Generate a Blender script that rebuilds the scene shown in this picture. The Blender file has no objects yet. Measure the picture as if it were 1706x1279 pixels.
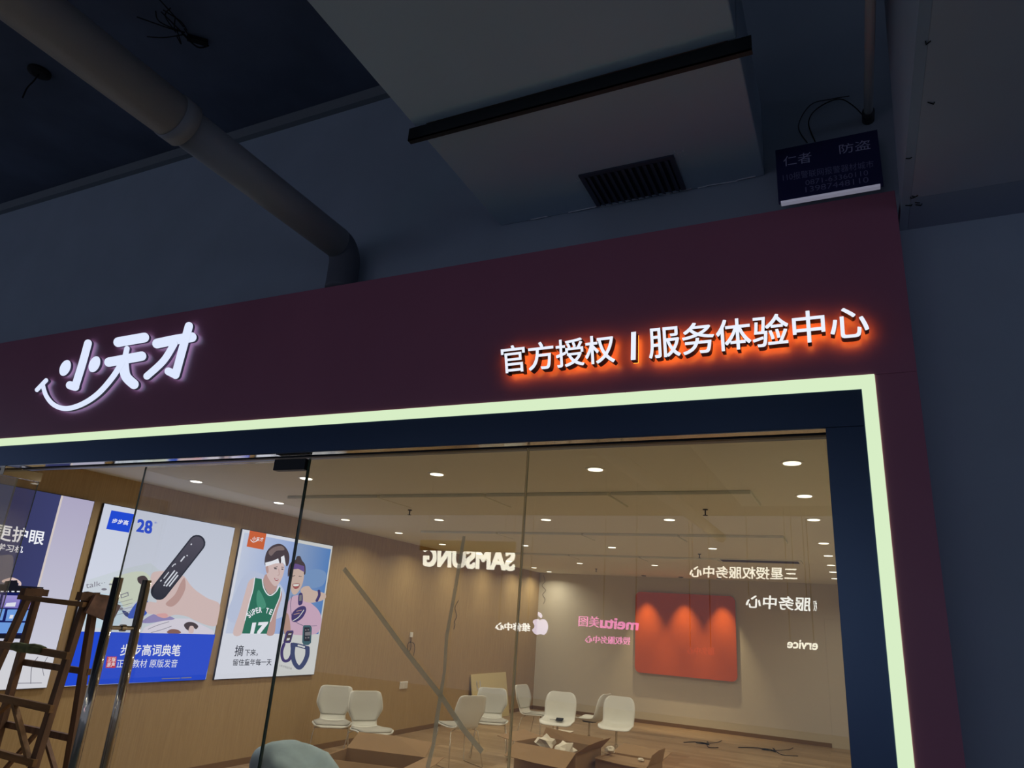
import bpy, bmesh, math, random
from mathutils import Vector, Matrix
random.seed(7)
scene = bpy.context.scene
COL = scene.collection

# ------------------------------------------------------------------ camera
R = ((0.90312844, 0.42384605, 0.06865534), (-0.07692131, 0.31702369, -0.94529313), (-0.42242412, 0.84844004, 0.3189159))
FPX = 1166.9
EYE = Vector((0, 0, 1.7))
cam_data = bpy.data.cameras.new('camera')
cam_data.sensor_fit = 'HORIZONTAL'; cam_data.sensor_width = 36; cam_data.lens = FPX / 1706 * 36
cam_data.clip_start = 0.02; cam_data.clip_end = 200
cam = bpy.data.objects.new('camera', cam_data); COL.objects.link(cam)
m = Matrix.Identity(4)
for i in range(3):
    m[i][0] = R[0][i]; m[i][1] = -R[1][i]; m[i][2] = -R[2][i]; m[i][3] = EYE[i]
cam.matrix_world = m
scene.camera = cam

# ------------------------------------------------------------------ world, exposure
world = bpy.data.worlds.new('world'); scene.world = world; world.use_nodes = True
bg = world.node_tree.nodes['Background']
bg.inputs[0].default_value = (0.60, 0.70, 1.0, 1); bg.inputs[1].default_value = 0.335
vs = scene.view_settings
vs.view_transform = 'Standard'; vs.look = 'None'; vs.gamma = 1; vs.use_curve_mapping = False; vs.exposure = 0.0
scene.cycles.transparent_max_bounces = 16
scene.cycles.max_bounces = 10

# ------------------------------------------------------------------ geometry helpers
D, W, G = 2.2, 2.34, 2.265          # fascia face, wall behind it, glass line
CEIL = 2.73; WX = -6.259; BY = 14.615; RX = 0.36; OC = 4.28
def ray(x, y):
    c = ((x - 853) / FPX, (y - 639.5) / FPX, 1)
    return Vector([sum(R[k][i] * c[k] for k in range(3)) for i in range(3)])
def on(x, y, ax, v):                # the point of the plane (axis = v) measured at a photo position
    d = ray(x, y); return EYE + d * ((v - EYE[ax]) / d[ax])

def lin(c):
    return tuple((v / 255 / 12.92) if v / 255 <= 0.04045 else ((v / 255 + 0.055) / 1.055) ** 2.4 for v in c)
MATS = {}
def mat(name, col, rough=0.6, metal=0.0, emit=None, estr=0.0, spec=0.5, noise=None, bump=0.0, coat=0.0, raw=False):
    if name in MATS: return MATS[name]
    ma = bpy.data.materials.new(name); ma.use_nodes = True
    nt = ma.node_tree; b = nt.nodes['Principled BSDF']
    c = tuple(col) if raw else lin(col)
    b.inputs['Base Color'].default_value = (*c, 1)
    b.inputs['Roughness'].default_value = rough; b.inputs['Metallic'].default_value = metal
    b.inputs['Specular IOR Level'].default_value = spec
    b.inputs['Coat Weight'].default_value = coat
    if emit is not None:
        b.inputs['Emission Color'].default_value = (*lin(emit), 1); b.inputs['Emission Strength'].default_value = estr
    if noise:
        scale, amt, stretch = noise
        tc = nt.nodes.new('ShaderNodeTexCoord'); mp = nt.nodes.new('ShaderNodeMapping'); mp.inputs['Scale'].default_value = stretch
        no = nt.nodes.new('ShaderNodeTexNoise'); no.inputs['Scale'].default_value = scale; no.inputs['Detail'].default_value = 6
        rp = nt.nodes.new('ShaderNodeValToRGB')
        rp.color_ramp.elements[0].position = 0.3; rp.color_ramp.elements[1].position = 0.7
        rp.color_ramp.elements[0].color = (*[v * (1 - amt) for v in c], 1)
        rp.color_ramp.elements[1].color = (*[min(1, v * (1 + amt)) for v in c], 1)
        nt.links.new(tc.outputs['Object'], mp.inputs[0]); nt.links.new(mp.outputs[0], no.inputs['Vector'])
        nt.links.new(no.outputs[0], rp.inputs[0]); nt.links.new(rp.outputs[0], b.inputs['Base Color'])
        if bump:
            bp = nt.nodes.new('ShaderNodeBump'); bp.inputs['Strength'].default_value = bump; bp.inputs['Distance'].default_value = 0.01
            nt.links.new(no.outputs[0], bp.inputs['Height']); nt.links.new(bp.outputs[0], b.inputs['Normal'])
    MATS[name] = ma
    return ma
def emis(name, col, s=1.0):
    if name in MATS: return MATS[name]
    ma = bpy.data.materials.new(name); ma.use_nodes = True; nt = ma.node_tree
    nt.nodes.remove(nt.nodes['Principled BSDF'])
    e = nt.nodes.new('ShaderNodeEmission'); e.inputs[0].default_value = (*lin(col), 1); e.inputs[1].default_value = s
    nt.links.new(e.outputs[0], nt.nodes['Material Output'].inputs[0])
    MATS[name] = ma; return ma
def grad(name, c0, c1, axis='X', s=1.0):   # backlit print whose ink runs from one colour to another
    if name in MATS: return MATS[name]
    ma = bpy.data.materials.new(name); ma.use_nodes = True; nt = ma.node_tree
    nt.nodes.remove(nt.nodes['Principled BSDF'])
    e = nt.nodes.new('ShaderNodeEmission'); e.inputs[1].default_value = s
    tc = nt.nodes.new('ShaderNodeTexCoord'); sp = nt.nodes.new('ShaderNodeSeparateXYZ'); rp = nt.nodes.new('ShaderNodeValToRGB')
    rp.color_ramp.elements[0].color = (*lin(c0), 1); rp.color_ramp.elements[1].color = (*lin(c1), 1)
    nt.links.new(tc.outputs['Generated'], sp.inputs[0]); nt.links.new(sp.outputs['XYZ'.index(axis)], rp.inputs[0])
    nt.links.new(rp.outputs[0], e.inputs[0]); nt.links.new(e.outputs[0], nt.nodes['Material Output'].inputs[0])
    MATS[name] = ma; return ma
def glass(name, tint, refl):
    ma = bpy.data.materials.new(name); ma.use_nodes = True; nt = ma.node_tree
    nt.nodes.remove(nt.nodes['Principled BSDF'])
    t = nt.nodes.new('ShaderNodeBsdfTransparent'); t.inputs[0].default_value = (*tint, 1)
    g = nt.nodes.new('ShaderNodeBsdfGlossy'); g.inputs['Roughness'].default_value = 0.0; g.inputs[0].default_value = (1, 1, 1, 1)
    ge = nt.nodes.new('ShaderNodeNewGeometry'); dt = nt.nodes.new('ShaderNodeVectorMath'); dt.operation = 'DOT_PRODUCT'
    nt.links.new(ge.outputs['Normal'], dt.inputs[0]); nt.links.new(ge.outputs['Incoming'], dt.inputs[1])
    ab = nt.nodes.new('ShaderNodeMath'); ab.operation = 'ABSOLUTE'; nt.links.new(dt.outputs['Value'], ab.inputs[0])
    su = nt.nodes.new('ShaderNodeMath'); su.operation = 'SUBTRACT'; su.inputs[0].default_value = 1.0; nt.links.new(ab.outputs[0], su.inputs[1])
    po = nt.nodes.new('ShaderNodeMath'); po.operation = 'POWER'; po.inputs[1].default_value = 5.0; nt.links.new(su.outputs[0], po.inputs[0])
    mi = nt.nodes.new('ShaderNodeMath'); mi.operation = 'MULTIPLY_ADD'; mi.inputs[1].default_value = 1.0 - refl; mi.inputs[2].default_value = refl
    mx = nt.nodes.new('ShaderNodeMixShader')
    nt.links.new(po.outputs[0], mi.inputs[0]); nt.links.new(mi.outputs[0], mx.inputs[0])
    nt.links.new(t.outputs[0], mx.inputs[1]); nt.links.new(g.outputs[0], mx.inputs[2])
    nt.links.new(mx.outputs[0], nt.nodes['Material Output'].inputs[0])
    MATS[name] = ma; return ma

def thing(name, label, cat, loc=(0, 0, 0), rz=0.0, group=None):
    o = bpy.data.objects.new(name, None); COL.objects.link(o)
    o.location = loc; o.rotation_euler = (0, 0, rz); o.empty_display_size = 0.1
    o['label'] = label; o['category'] = cat
    if group: o['group'] = group
    return o
def tag(o, label, cat, group=None):
    o['label'] = label; o['category'] = cat
    if group: o['group'] = group
    return o
def mesh(name, verts, faces, mats, parent=None, local=False, smooth=False, midx=None, label=None):
    me = bpy.data.meshes.new(name)
    vv = [Vector(v) for v in verts]
    if parent is not None and not local:
        base = parent.location.copy()
        if parent.parent is not None: base += parent.parent.location
        vv = [v - base for v in vv]
    me.from_pydata(vv, [], faces)
    for ma in (mats if isinstance(mats, (list, tuple)) else [mats]): me.materials.append(ma)
    if midx: me.polygons.foreach_set('material_index', midx)
    if smooth: me.polygons.foreach_set('use_smooth', [True] * len(me.polygons))
    me.validate(); me.update()
    o = bpy.data.objects.new(name, me); COL.objects.link(o)
    if parent is not None: o.parent = parent
    if label: o['label'] = label
    return o
def struct(o): o['kind'] = 'structure'; return o
class Geo:
    def __init__(s): s.v = []; s.f = []; s.m = []
    def add(s, v, f, mi=0):
        n = len(s.v); s.v += [tuple(p) for p in v]; s.f += [tuple(i + n for i in q) for q in f]; s.m += [mi] * len(f); return s
    def box(s, a, b, mi=0, bev=0.0):
        x0, y0, z0 = [min(a[i], b[i]) for i in range(3)]; x1, y1, z1 = [max(a[i], b[i]) for i in range(3)]
        if bev > 0:
            bm = bmesh.new(); bmesh.ops.create_cube(bm, size=1)
            for v in bm.verts: v.co = Vector(((x0 + x1) / 2 + v.co.x * (x1 - x0), (y0 + y1) / 2 + v.co.y * (y1 - y0), (z0 + z1) / 2 + v.co.z * (z1 - z0)))
            bmesh.ops.bevel(bm, geom=list(bm.edges), offset=bev, segments=2, affect='EDGES', profile=0.5)
            bm.verts.index_update()
            s.add([v.co[:] for v in bm.verts], [[v.index for v in f.verts] for f in bm.faces], mi); bm.free(); return s
        v = [(x0, y0, z0), (x1, y0, z0), (x1, y1, z0), (x0, y1, z0), (x0, y0, z1), (x1, y0, z1), (x1, y1, z1), (x0, y1, z1)]
        return s.add(v, [(0, 3, 2, 1), (4, 5, 6, 7), (0, 1, 5, 4), (1, 2, 6, 5), (2, 3, 7, 6), (3, 0, 4, 7)], mi)
    def beam(s, a, b, w, h, up=(0, 0, 1), mi=0, w2=None, h2=None):   # rectangular bar from a to b
        a = Vector(a); b = Vector(b); d = (b - a).normalized(); up = Vector(up)
        x = d.cross(up)
        if x.length < 1e-4: x = d.cross(Vector((1, 0, 0)))
        x.normalize(); y = x.cross(d).normalized()
        v = []
        for p, ww, hh in ((a, w, h), (b, w2 or w, h2 or h)):
            for sx, sy in ((-1, -1), (1, -1), (1, 1), (-1, 1)): v.append(p + x * sx * ww / 2 + y * sy * hh / 2)
        return s.add(v, [(0, 1, 2, 3), (7, 6, 5, 4), (0, 4, 5, 1), (1, 5, 6, 2), (2, 6, 7, 3), (3, 7, 4, 0)], mi)
    def tube(s, pts, r, n=10, mi=0, closed=False):
        pts = [Vector(p) for p in pts]; k = len(pts); rs = r if isinstance(r, (list, tuple)) else [r] * k
        v = []; ref = None
        for i, p in enumerate(pts):
            if closed: d = pts[(i + 1) % k] - pts[i - 1]
            else: d = pts[min(i + 1, k - 1)] - pts[max(i - 1, 0)]
            d.normalize()
            if ref is None: ref = d.orthogonal().normalized()
            ref = (ref - d * ref.dot(d)).normalized(); q = d.cross(ref)
            for j in range(n):
                a = 2 * math.pi * j / n; v.append(p + (ref * math.cos(a) + q * math.sin(a)) * rs[i])
        f = []
        for i in range(k if closed else k - 1):
            for j in range(n):
                i2 = (i + 1) % k
                f.append((i * n + j, i * n + (j + 1) % n, i2 * n + (j + 1) % n, i2 * n + j))
        if not closed: f += [tuple(range(n - 1, -1, -1)), tuple((k - 1) * n + j for j in range(n))]
        return s.add(v, f, mi)
    def lathe(s, prof, c=(0, 0, 0), n=24, mi=0):
        v = []; k = len(prof)
        for r, z in prof:
            for j in range(n):
                a = 2 * math.pi * j / n; v.append((c[0] + r * math.cos(a), c[1] + r * math.sin(a), c[2] + z))
        f = [(i * n + j, i * n + (j + 1) % n, (i + 1) * n + (j + 1) % n, (i + 1) * n + j) for i in range(k - 1) for j in range(n)]
        f += [tuple(range(n - 1, -1, -1)), tuple((k - 1) * n + j for j in range(n))]
        return s.add(v, f, mi)
    def build(s, name, mats, parent=None, **k): return mesh(name, s.v, s.f, mats, parent, midx=s.m, **k)

def spline(pts, n=8, closed=False):
    pts = [Vector(p) for p in pts]; k = len(pts); out = []
    for i in range(k if closed else k - 1):
        if closed: a, b, c, d = pts[i - 1], pts[i], pts[(i + 1) % k], pts[(i + 2) % k]
        else: a, b, c, d = pts[max(i - 1, 0)], pts[i], pts[i + 1], pts[min(i + 2, k - 1)]
        for j in range(n):
            t = j / n
            out.append(0.5 * ((2 * b) + (c - a) * t + (2 * a - 5 * b + 4 * c - d) * t * t + (3 * b - a - 3 * c + d) * t ** 3))
    if not closed: out.append(pts[-1])
    return out
def dup(root, loc, rz, label, name=None):
    r = root.copy(); COL.objects.link(r); r.location = loc; r.rotation_euler = (0, 0, rz); r['label'] = label
    for ch in list(root.children):
        c = ch.copy(); COL.objects.link(c); c.parent = r
        for g in ch.children:
            d = g.copy(); COL.objects.link(d); d.parent = c
    return r

_TC = {}
def glyphs(s, bold=0.0, ext=0.0, shear=0.0):
    key = (s, bold, ext, shear)
    if key not in _TC:
        cu = bpy.data.curves.new('t', 'FONT'); cu.body = s; cu.size = 1; cu.extrude = ext; cu.shear = shear
        cu.resolution_u = 4
        ob = bpy.data.objects.new('t', cu); COL.objects.link(ob)
        dg = bpy.context.evaluated_depsgraph_get()
        me = ob.evaluated_get(dg).to_mesh()
        v = [p.co.copy() for p in me.vertices]; f = [tuple(p.vertices) for p in me.polygons]; nz = [p.normal.z for p in me.polygons]
        ob.evaluated_get(dg).to_mesh_clear()
        bpy.data.objects.remove(ob); bpy.data.curves.remove(cu)
        if bold > 0.001:      # heavier weight: the same outline repeated a hair's breadth around itself
            n0 = len(v); v0, f0, z0 = v, f, nz; v, f, nz = [], [], []
            sh = [(a, b) for a in (-bold, 0, bold) for b in (-bold, 0, bold)] if bold > 0.02 else [(-bold, -bold), (bold, -bold), (bold, bold), (-bold, bold)]
            for k_, (a, b) in enumerate(sh):
                v += [p + Vector((a, b, 0.0008 * k_ if ext == 0 else 0)) for p in v0]; f += [tuple(i + n0 * k_ for i in q) for q in f0]; nz += z0
        _TC[key] = (v, f, nz)
    return _TC[key]
def text_quad(s, q, bold=0.01, shear=0.0, ext=0.0):
    """flat lettering whose bounding box fills the quad q = TL, TR, BR, BL (3-D points)"""
    v, f, nz = glyphs(s, bold, ext, shear)
    if not v: return [], []
    x0 = min(p.x for p in v); x1 = max(p.x for p in v); y0 = min(p.y for p in v); y1 = max(p.y for p in v)
    TL, TR, BR, BL = [Vector(p) for p in q]
    out = []
    for p in v:
        u = (p.x - x0) / (x1 - x0); w = (p.y - y0) / max(1e-6, (y1 - y0))
        out.append(((TL * (1 - u) + TR * u) * w + (BL * (1 - u) + BR * u) * (1 - w)))
    return out, f

# ------------------------------------------------------------------ materials
def veneer(name, base, dark, sc=(1, 14, 0.6)):
    ma = bpy.data.materials.new(name); ma.use_nodes = True; nt = ma.node_tree; b = nt.nodes['Principled BSDF']
    tc = nt.nodes.new('ShaderNodeTexCoord'); mp = nt.nodes.new('ShaderNodeMapping'); mp.inputs['Scale'].default_value = sc
    no = nt.nodes.new('ShaderNodeTexNoise'); no.inputs['Scale'].default_value = 5; no.inputs['Detail'].default_value = 8; no.inputs['Roughness'].default_value = 0.65
    rp = nt.nodes.new('ShaderNodeValToRGB'); rp.color_ramp.elements[0].position = 0.25; rp.color_ramp.elements[1].position = 0.75
    rp.color_ramp.elements[0].color = (*lin(dark), 1); rp.color_ramp.elements[1].color = (*lin(base), 1)
    nt.links.new(tc.outputs['Object'], mp.inputs[0]); nt.links.new(mp.outputs[0], no.inputs['Vector'])
    nt.links.new(no.outputs[0], rp.inputs[0]); nt.links.new(rp.outputs[0], b.inputs['Base Color'])
    b.inputs['Roughness'].default_value = 0.5
    MATS[name] = ma; return ma
def plank_floor():
    ma = bpy.data.materials.new('oak_plank'); ma.use_nodes = True; nt = ma.node_tree; b = nt.nodes['Principled BSDF']
    tc = nt.nodes.new('ShaderNodeTexCoord')
    br = nt.nodes.new('ShaderNodeTexBrick'); br.inputs['Scale'].default_value = 1; br.inputs['Brick Width'].default_value = 1.2; br.inputs['Row Height'].default_value = 0.16
    br.inputs['Mortar Size'].default_value = 0.0015; br.inputs['Bias'].default_value = 0
    br.inputs['Color1'].default_value = (*lin((186, 160, 126)), 1); br.inputs['Color2'].default_value = (*lin((150, 124, 92)), 1); br.inputs['Mortar'].default_value = (*lin((90, 68, 45)), 1)
    mp = nt.nodes.new('ShaderNodeMapping'); mp.inputs['Scale'].default_value = (1.2, 16, 1)
    no = nt.nodes.new('ShaderNodeTexNoise'); no.inputs['Scale'].default_value = 2; no.inputs['Detail'].default_value = 6
    mx = nt.nodes.new('ShaderNodeMixRGB'); mx.blend_type = 'MULTIPLY'; mx.inputs[0].default_value = 0.75
    rp = nt.nodes.new('ShaderNodeValToRGB'); rp.color_ramp.elements[0].position = 0.35; rp.color_ramp.elements[1].position = 0.65
    rp.color_ramp.elements[0].color = (0.55, 0.5, 0.45, 1); rp.color_ramp.elements[1].color = (1, 1, 1, 1)
    nt.links.new(tc.outputs['Object'], br.inputs['Vector']); nt.links.new(tc.outputs['Object'], mp.inputs[0]); nt.links.new(mp.outputs[0], no.inputs['Vector'])
    nt.links.new(no.outputs[0], rp.inputs[0]); nt.links.new(br.outputs[0], mx.inputs[1]); nt.links.new(rp.outputs[0], mx.inputs[2])
    nt.links.new(mx.outputs[0], b.inputs['Base Color']); b.inputs['Roughness'].default_value = 0.35
    MATS['oak_plank'] = ma; return ma
M_VENEER = veneer('oak_veneer', (182, 155, 108), (158, 130, 86))
M_FLOOR = plank_floor()
M_CEIL = mat('shop_ceiling_paint', (228, 228, 212), 0.8)
M_BACK = mat('beige_wall_paint', (200, 190, 168), 0.75)
M_OWALL = mat('grey_blue_render', (164, 178, 192), 0.9, noise=(3, 0.05, (1, 1, 1)))
M_OCEIL = mat('dark_painted_slab', (92, 102, 122), 0.95, noise=(2, 0.25, (1, 1, 1)), bump=0.3)
M_DUCT = mat('duct_sheet', (192, 214, 228), 0.55, metal=0.0, noise=(1.2, 0.06, (1, 1, 1)))
M_BLACK = mat('black_paint', (22, 24, 26), 0.5)
M_DARKM = mat('black_iron', (34, 38, 40), 0.45, metal=0.3)
M_FASCIA = mat('maroon_panel', (174, 108, 130), 0.35, spec=0.4, noise=(1.5, 0.06, (1, 1, 1)))
M_STEEL = mat('dark_brushed_steel', (78, 94, 118), 0.32, metal=1.0)
M_CHROME = mat('polished_steel', (190, 180, 162), 0.08, metal=1.0)
M_WHITE = mat('white_plastic', (232, 230, 222), 0.4)
M_GEDGE = mat('green_glass_edge', (58, 84, 66), 0.15)
def translucent(name, col, tr):
    ma = bpy.data.materials.new(name); ma.use_nodes = True; nt = ma.node_tree; nt.nodes.remove(nt.nodes['Principled BSDF'])
    a = nt.nodes.new('ShaderNodeBsdfTransparent'); b = nt.nodes.new('ShaderNodeBsdfTranslucent'); b.inputs[0].default_value = (*lin(col), 1)
    x = nt.nodes.new('ShaderNodeMixShader'); x.inputs[0].default_value = 1 - tr
    nt.links.new(a.outputs[0], x.inputs[1]); nt.links.new(b.outputs[0], x.inputs[2]); nt.links.new(x.outputs[0], nt.nodes['Material Output'].inputs[0]); return ma
M_SILICONE = translucent('clear_silicone', (240, 230, 200), 0.45)
M_EDGEL = translucent('pale_glass_edge', (200, 205, 180), 0.3)
M_CARD = mat('cardboard', (152, 120, 82), 0.85, noise=(6, 0.06, (1, 1, 1)))
M_CARDIN = mat('cardboard_inside', (132, 96, 62), 0.9)
M_PAPER = mat('crumpled_paper', (228, 218, 196), 0.9)
M_BASEB = mat('brown_baseboard', (120, 90, 55), 0.5)

# ================================================================== BIG STRUCTURE
# shop room
Z0 = 0.0
struct(Geo().box((WX, G, -0.1), (RX, BY, 0.0)).build('floor', M_FLOOR))
# ceiling of the shop with shallow access panels as pieces
shop_ceiling = struct(Geo().box((WX - 0.2, W + 0.121, CEIL), (RX + 0.2, BY + 0.2, CEIL + 0.12)).build('ceiling', M_CEIL))
def tray(x0, x1, y0, y1):
    g = Geo(); g.box((x0 + 0.012, y0 + 0.012, CEIL - 0.03), (x1 - 0.012, y1 - 0.012, CEIL), bev=0.006)
    return g.build('ceiling_panel', M_CEIL, shop_ceiling)
for (y0, y1) in ((5.37, 5.98), (7.88, 8.42), (10.4, 10.95)):
    xs = [-5.12, -3.99, -2.87, -1.74, -0.64]
    for i in range(4):
        if y0 > 10 and i == 3: continue
        tray(xs[i], xs[i + 1], y0, y1)
struct(Geo().box((WX - 0.2, W + 0.01, -0.1), (WX, BY + 0.2, CEIL)).build('wall_left', M_VENEER))
struct(Geo().box((WX, BY, -0.1), (RX + 0.2, BY + 0.2, CEIL)).build('wall_back', M_BACK))
struct(Geo().box((RX, W + 0.201, -0.1), (RX + 0.2, BY, CEIL)).build('wall_right', M_BACK))
struct(Geo().box((WX, W + 0.02, 0), (WX + 0.012, BY, 0.065)).build('baseboard_left', M_BASEB))
struct(Geo().box((WX + 0.012, BY - 0.012, 0), (-0.60, BY, 0.065)).build('baseboard_back', M_BASEB))
# flush door in the back wall
dr = struct(Geo().box((-0.585, BY - 0.012, 0.0), (RX - 0.01, BY - 0.001, 2.115), bev=0.002).build('door_1', M_BACK))
# outside
struct(Geo().box((-14, -12, -0.1), (8, G, 0.0)).build('floor', mat('corridor_tile', (142, 158, 168), 0.3)))
struct(Geo().box((-14, -12, OC), (8, W + 0.2, OC + 0.2)).build('ceiling', M_OCEIL))
g = Geo()
g.box((-14, W, CEIL + 0.12), (8, W + 0.2, OC)); g.box((0.205, W, 0), (8, W + 0.2, CEIL + 0.12)); g.box((-14, W, 0), (-6.4, W + 0.2, CEIL + 0.12))
g.box((-6.4, W, 2.5), (0.205, W + 0.12, CEIL + 0.12))
struct(g.build('wall_front', M_OWALL))
struct(Geo().box((-14, W - 0.035, 4.215), (0.215, W, OC)).build('trim_1', mat('beam_render', (128, 136, 142), 0.9)))
OPY = 2 * G - 12.0


# ================================================================== SHOPFRONT
# fascia: one top board and one right return board
FX0, FX1, FZ1 = -6.4, 0.205, 3.07
LX, LZ = 0.095, 2.460       # outer edge of the light strip
IX, IZ = 0.058, 2.418       # inner edge
OX, OZ = -0.048, 2.305      # opening
t = thing('shop_fascia', 'dark maroon fascia boards framing the top and right of the shopfront', 'fascia', (-3, D, 0))
Geo().box((FX0, D, LZ), (FX1, W - 0.005, FZ1), bev=0.002).build('top_board', M_FASCIA, t)
Geo().box((LX, D, 0), (FX1, W - 0.005, LZ), bev=0.002).build('side_board', M_FASCIA, t)
M_LED = emis('led_diffuser', (218, 240, 200), 0.98)
t = thing('light_strip', 'glowing pale green light strip running along the top and right of the glass front', 'light strip', (-3, D, 0))
sx = on(1042, 662, 1, D)[0]
y0, y1 = D - 0.004, D + 0.05
Geo().box((FX0, y0, IZ), (sx - 0.001, y1, LZ)).build('light_bar', M_LED, t)
Geo().add([(sx + 0.001, y0, IZ), (IX - 0.001, y0, IZ), (LX - 0.001, y0, LZ), (sx + 0.001, y0, LZ), (sx + 0.001, y1, IZ), (IX, y1, IZ), (LX, y1, LZ), (sx + 0.001, y1, LZ)],
          [(0, 1, 2, 3), (7, 6, 5, 4), (0, 4, 5, 1), (2, 6, 7, 3), (1, 5, 6, 2), (3, 7, 4, 0)]).build('light_bar', M_LED, t)
Geo().add([(IX, y0, 0), (LX, y0, 0), (LX, y0, LZ - 0.001), (IX, y0, IZ - 0.001), (IX, y1, 0), (LX, y1, 0), (LX, y1, LZ), (IX, y1, IZ)],
          [(0, 1, 2, 3), (7, 6, 5, 4), (0, 4, 5, 1), (2, 6, 7, 3), (1, 5, 6, 2), (3, 7, 4, 0)]).build('light_bar', M_LED, t)
t = thing('metal_portal', 'dark blue-grey brushed metal frame around the glass front, inside the light strip', 'door frame', (-3, D, 0))
Geo().box((FX0, D, OZ), (IX, W - 0.002, IZ), bev=0.0015).build('header', M_STEEL, t)
Geo().box((OX, D, 0), (IX, W - 0.002, OZ), bev=0.0015).build('jamb', M_STEEL, t)
Geo().box((-6.4, D + 0.002, OZ - 0.003), (OX, G - 0.013, OZ)).build('polished_soffit', mat('polished_soffit', (200, 200, 200), 0.06, metal=1.0), t)
# header channel holding the panes
Geo().box((-6.4, G - 0.006, OZ - 0.007), (OX, G + 0.016, OZ)).build('glazing_channel', M_BLACK, t)

M_GLASS = glass('amber_tinted_glass', (0.915, 0.905, 0.84), 0.06)
M_GLASSD = glass('clear_door_glass', (0.965, 0.965, 0.96), 0.05)
JX = on(880, 740, 1, G)[0]; DRX = on(515, 757, 1, G)[0]; DLX = on(245, 765, 1, G)[0]; FXX = on(28, 795, 1, G)[0]
TH = 0.010
def pane(name, x0, x1, z0, z1, gm):
    y0, y1 = G, G + TH
    v = [(x0, y0, z0), (x1, y0, z0), (x1, y1, z0), (x0, y1, z0), (x0, y0, z1), (x1, y0, z1), (x1, y1, z1), (x0, y1, z1)]
    return mesh(name, v, [(0, 3, 2, 1), (4, 5, 6, 7), (0, 1, 5, 4), (1, 2, 6, 5), (2, 3, 7, 6), (3, 0, 4, 7)], [gm, M_GEDGE if name == 'door_2' else M_EDGEL], midx=[1, 1, 0, 1, 0, 1])
w = struct(pane('window_1', JX + 0.003, OX - 0.001, 0.0, OZ - 0.006, M_GLASS))
w = struct(pane('window_2', DRX + 0.008, JX - 0.003, 0.0, OZ - 0.006, M_GLASS))
struct(Geo().box((JX - 0.0025, G - 0.001, 0), (JX + 0.0025, G + TH + 0.001, OZ - 0.013)).build('trim_2', M_SILICONE))
struct(Geo().box((DRX + 0.0035, G - 0.0005, 0), (DRX + 0.0075, G + TH + 0.0005, OZ - 0.013)).build('trim_3', M_GEDGE))
w = struct(pane('window_3', -6.35, FXX, 0.0, OZ - 0.006, M_GLASS))
# closed door leaf (right) with patch fitting and pull handle pair
door = struct(pane('door_2', DLX, DRX, 0.01, OZ - 0.022, M_GLASSD))
for z0, z1, nm in ((OZ - 0.062, OZ - 0.014, 'patch_fitting'), (0.005, 0.05, 'patch_fitting')):
    Geo().box((DRX - 0.178, G - 0.012, z0), (DRX - 0.004, G + 0.022, z1), bev=0.002).build(nm, M_DARKM if z0 > 1 else M_CHROME, door)
HXf = on(198, 963, 1, G - 0.068)[0]; HX = -2.985; HT = on(200, 962, 1, 2.19)[2]
hs = []
for yy in (G - 0.073, G + 0.073):
    hh = Geo().tube([(HX, yy, 0.55), (HX, yy, HT)], 0.0205, 20).build('pull_handle', M_CHROME, door, smooth=False)
    hh.data.polygons.foreach_set('use_smooth', [len(p.vertices) == 4 for p in hh.data.polygons])
    hs.append(hh)
zs = on(215, 1047, 1, G)[2]
for z in (zs, 0.75):
    g = Geo(); g.tube([(HX, G - 0.073, z), (HX, G + 0.073, z)], 0.009, 12); g.tube([(HX, G - 0.006, z), (HX, G + TH + 0.006, z)], 0.015, 14)
    g.build('handle_standoff', M_CHROME, door)
# open door leaf (left), turned outwards a quarter turn on its pivot
LXo = -4.05
od = struct(mesh('door_3', [(LXo, 1.34, 0.01), (LXo + TH, 1.34, 0.01), (LXo + TH, 2.35, 0.01), (LXo, 2.35, 0.01), (LXo, 1.34, OZ - 0.022), (LXo + TH, 1.34, OZ - 0.022), (LXo + TH, 2.35, OZ - 0.022), (LXo, 2.35, OZ - 0.022)],
     [(0, 3, 2, 1), (4, 5, 6, 7), (0, 1, 5, 4), (1, 2, 6, 5), (2, 3, 7, 6), (3, 0, 4, 7)], [glass('open_leaf_glass', (0.9, 0.88, 0.84), 0.05), M_GEDGE], midx=[1, 1, 1, 0, 1, 0]))
Geo().box((LXo - 0.012, 2.15, OZ - 0.062), (LXo + TH + 0.012, 2.352, OZ - 0.012), bev=0.002).build('patch_fitting', M_CHROME, od)

# ---------------- lettering on the fascia
M_LETW = emis('letter_face', (236, 242, 255), 1.0)
M_SIDE = mat('letter_side', (60, 62, 70), 0.35, metal=0.6)
M_HALO = emis('orange_back_glow', (255, 150, 48), 6.5)
def raised(name, outline_v, faces, nz, ymap, mats, parent):
    pass
def char_part(ch, q, depth, gap, mats, parent, bold=0.011, em=True, name='letter'):
    """one raised character; q = TL,TR,BR,BL of its em box on the fascia (x, z)"""
    v, f, nz = glyphs(ch, bold, 0.5)
    out = []
    TL, TR, BR, BL = [Vector(p) for p in q]
    for p in v:
        u = p.x; w_ = p.y + 0.12
        a = (TL * (1 - u) + TR * u) * w_ + (BL * (1 - u) + BR * u) * (1 - w_)
        out.append((a.x, D - gap - depth * (p.z + 0.5), a.y))
    mi = [0 if n > 0.5 else (2 if n < -0.5 else 1) for n in nz]
    return mesh(name, out, f, mats, parent, midx=mi)
YF = D - 0.055
def fq(z, x, y, s=2.437, ox=800, oy=480):
    p = on(ox + x / s, oy + y / s, 1, YF); return (p.x, p.z)
t = thing('lit_lettering', 'white backlit Chinese lettering with orange glow on the right of the maroon fascia', 'sign', (-0.6, D, 2.7))
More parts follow.
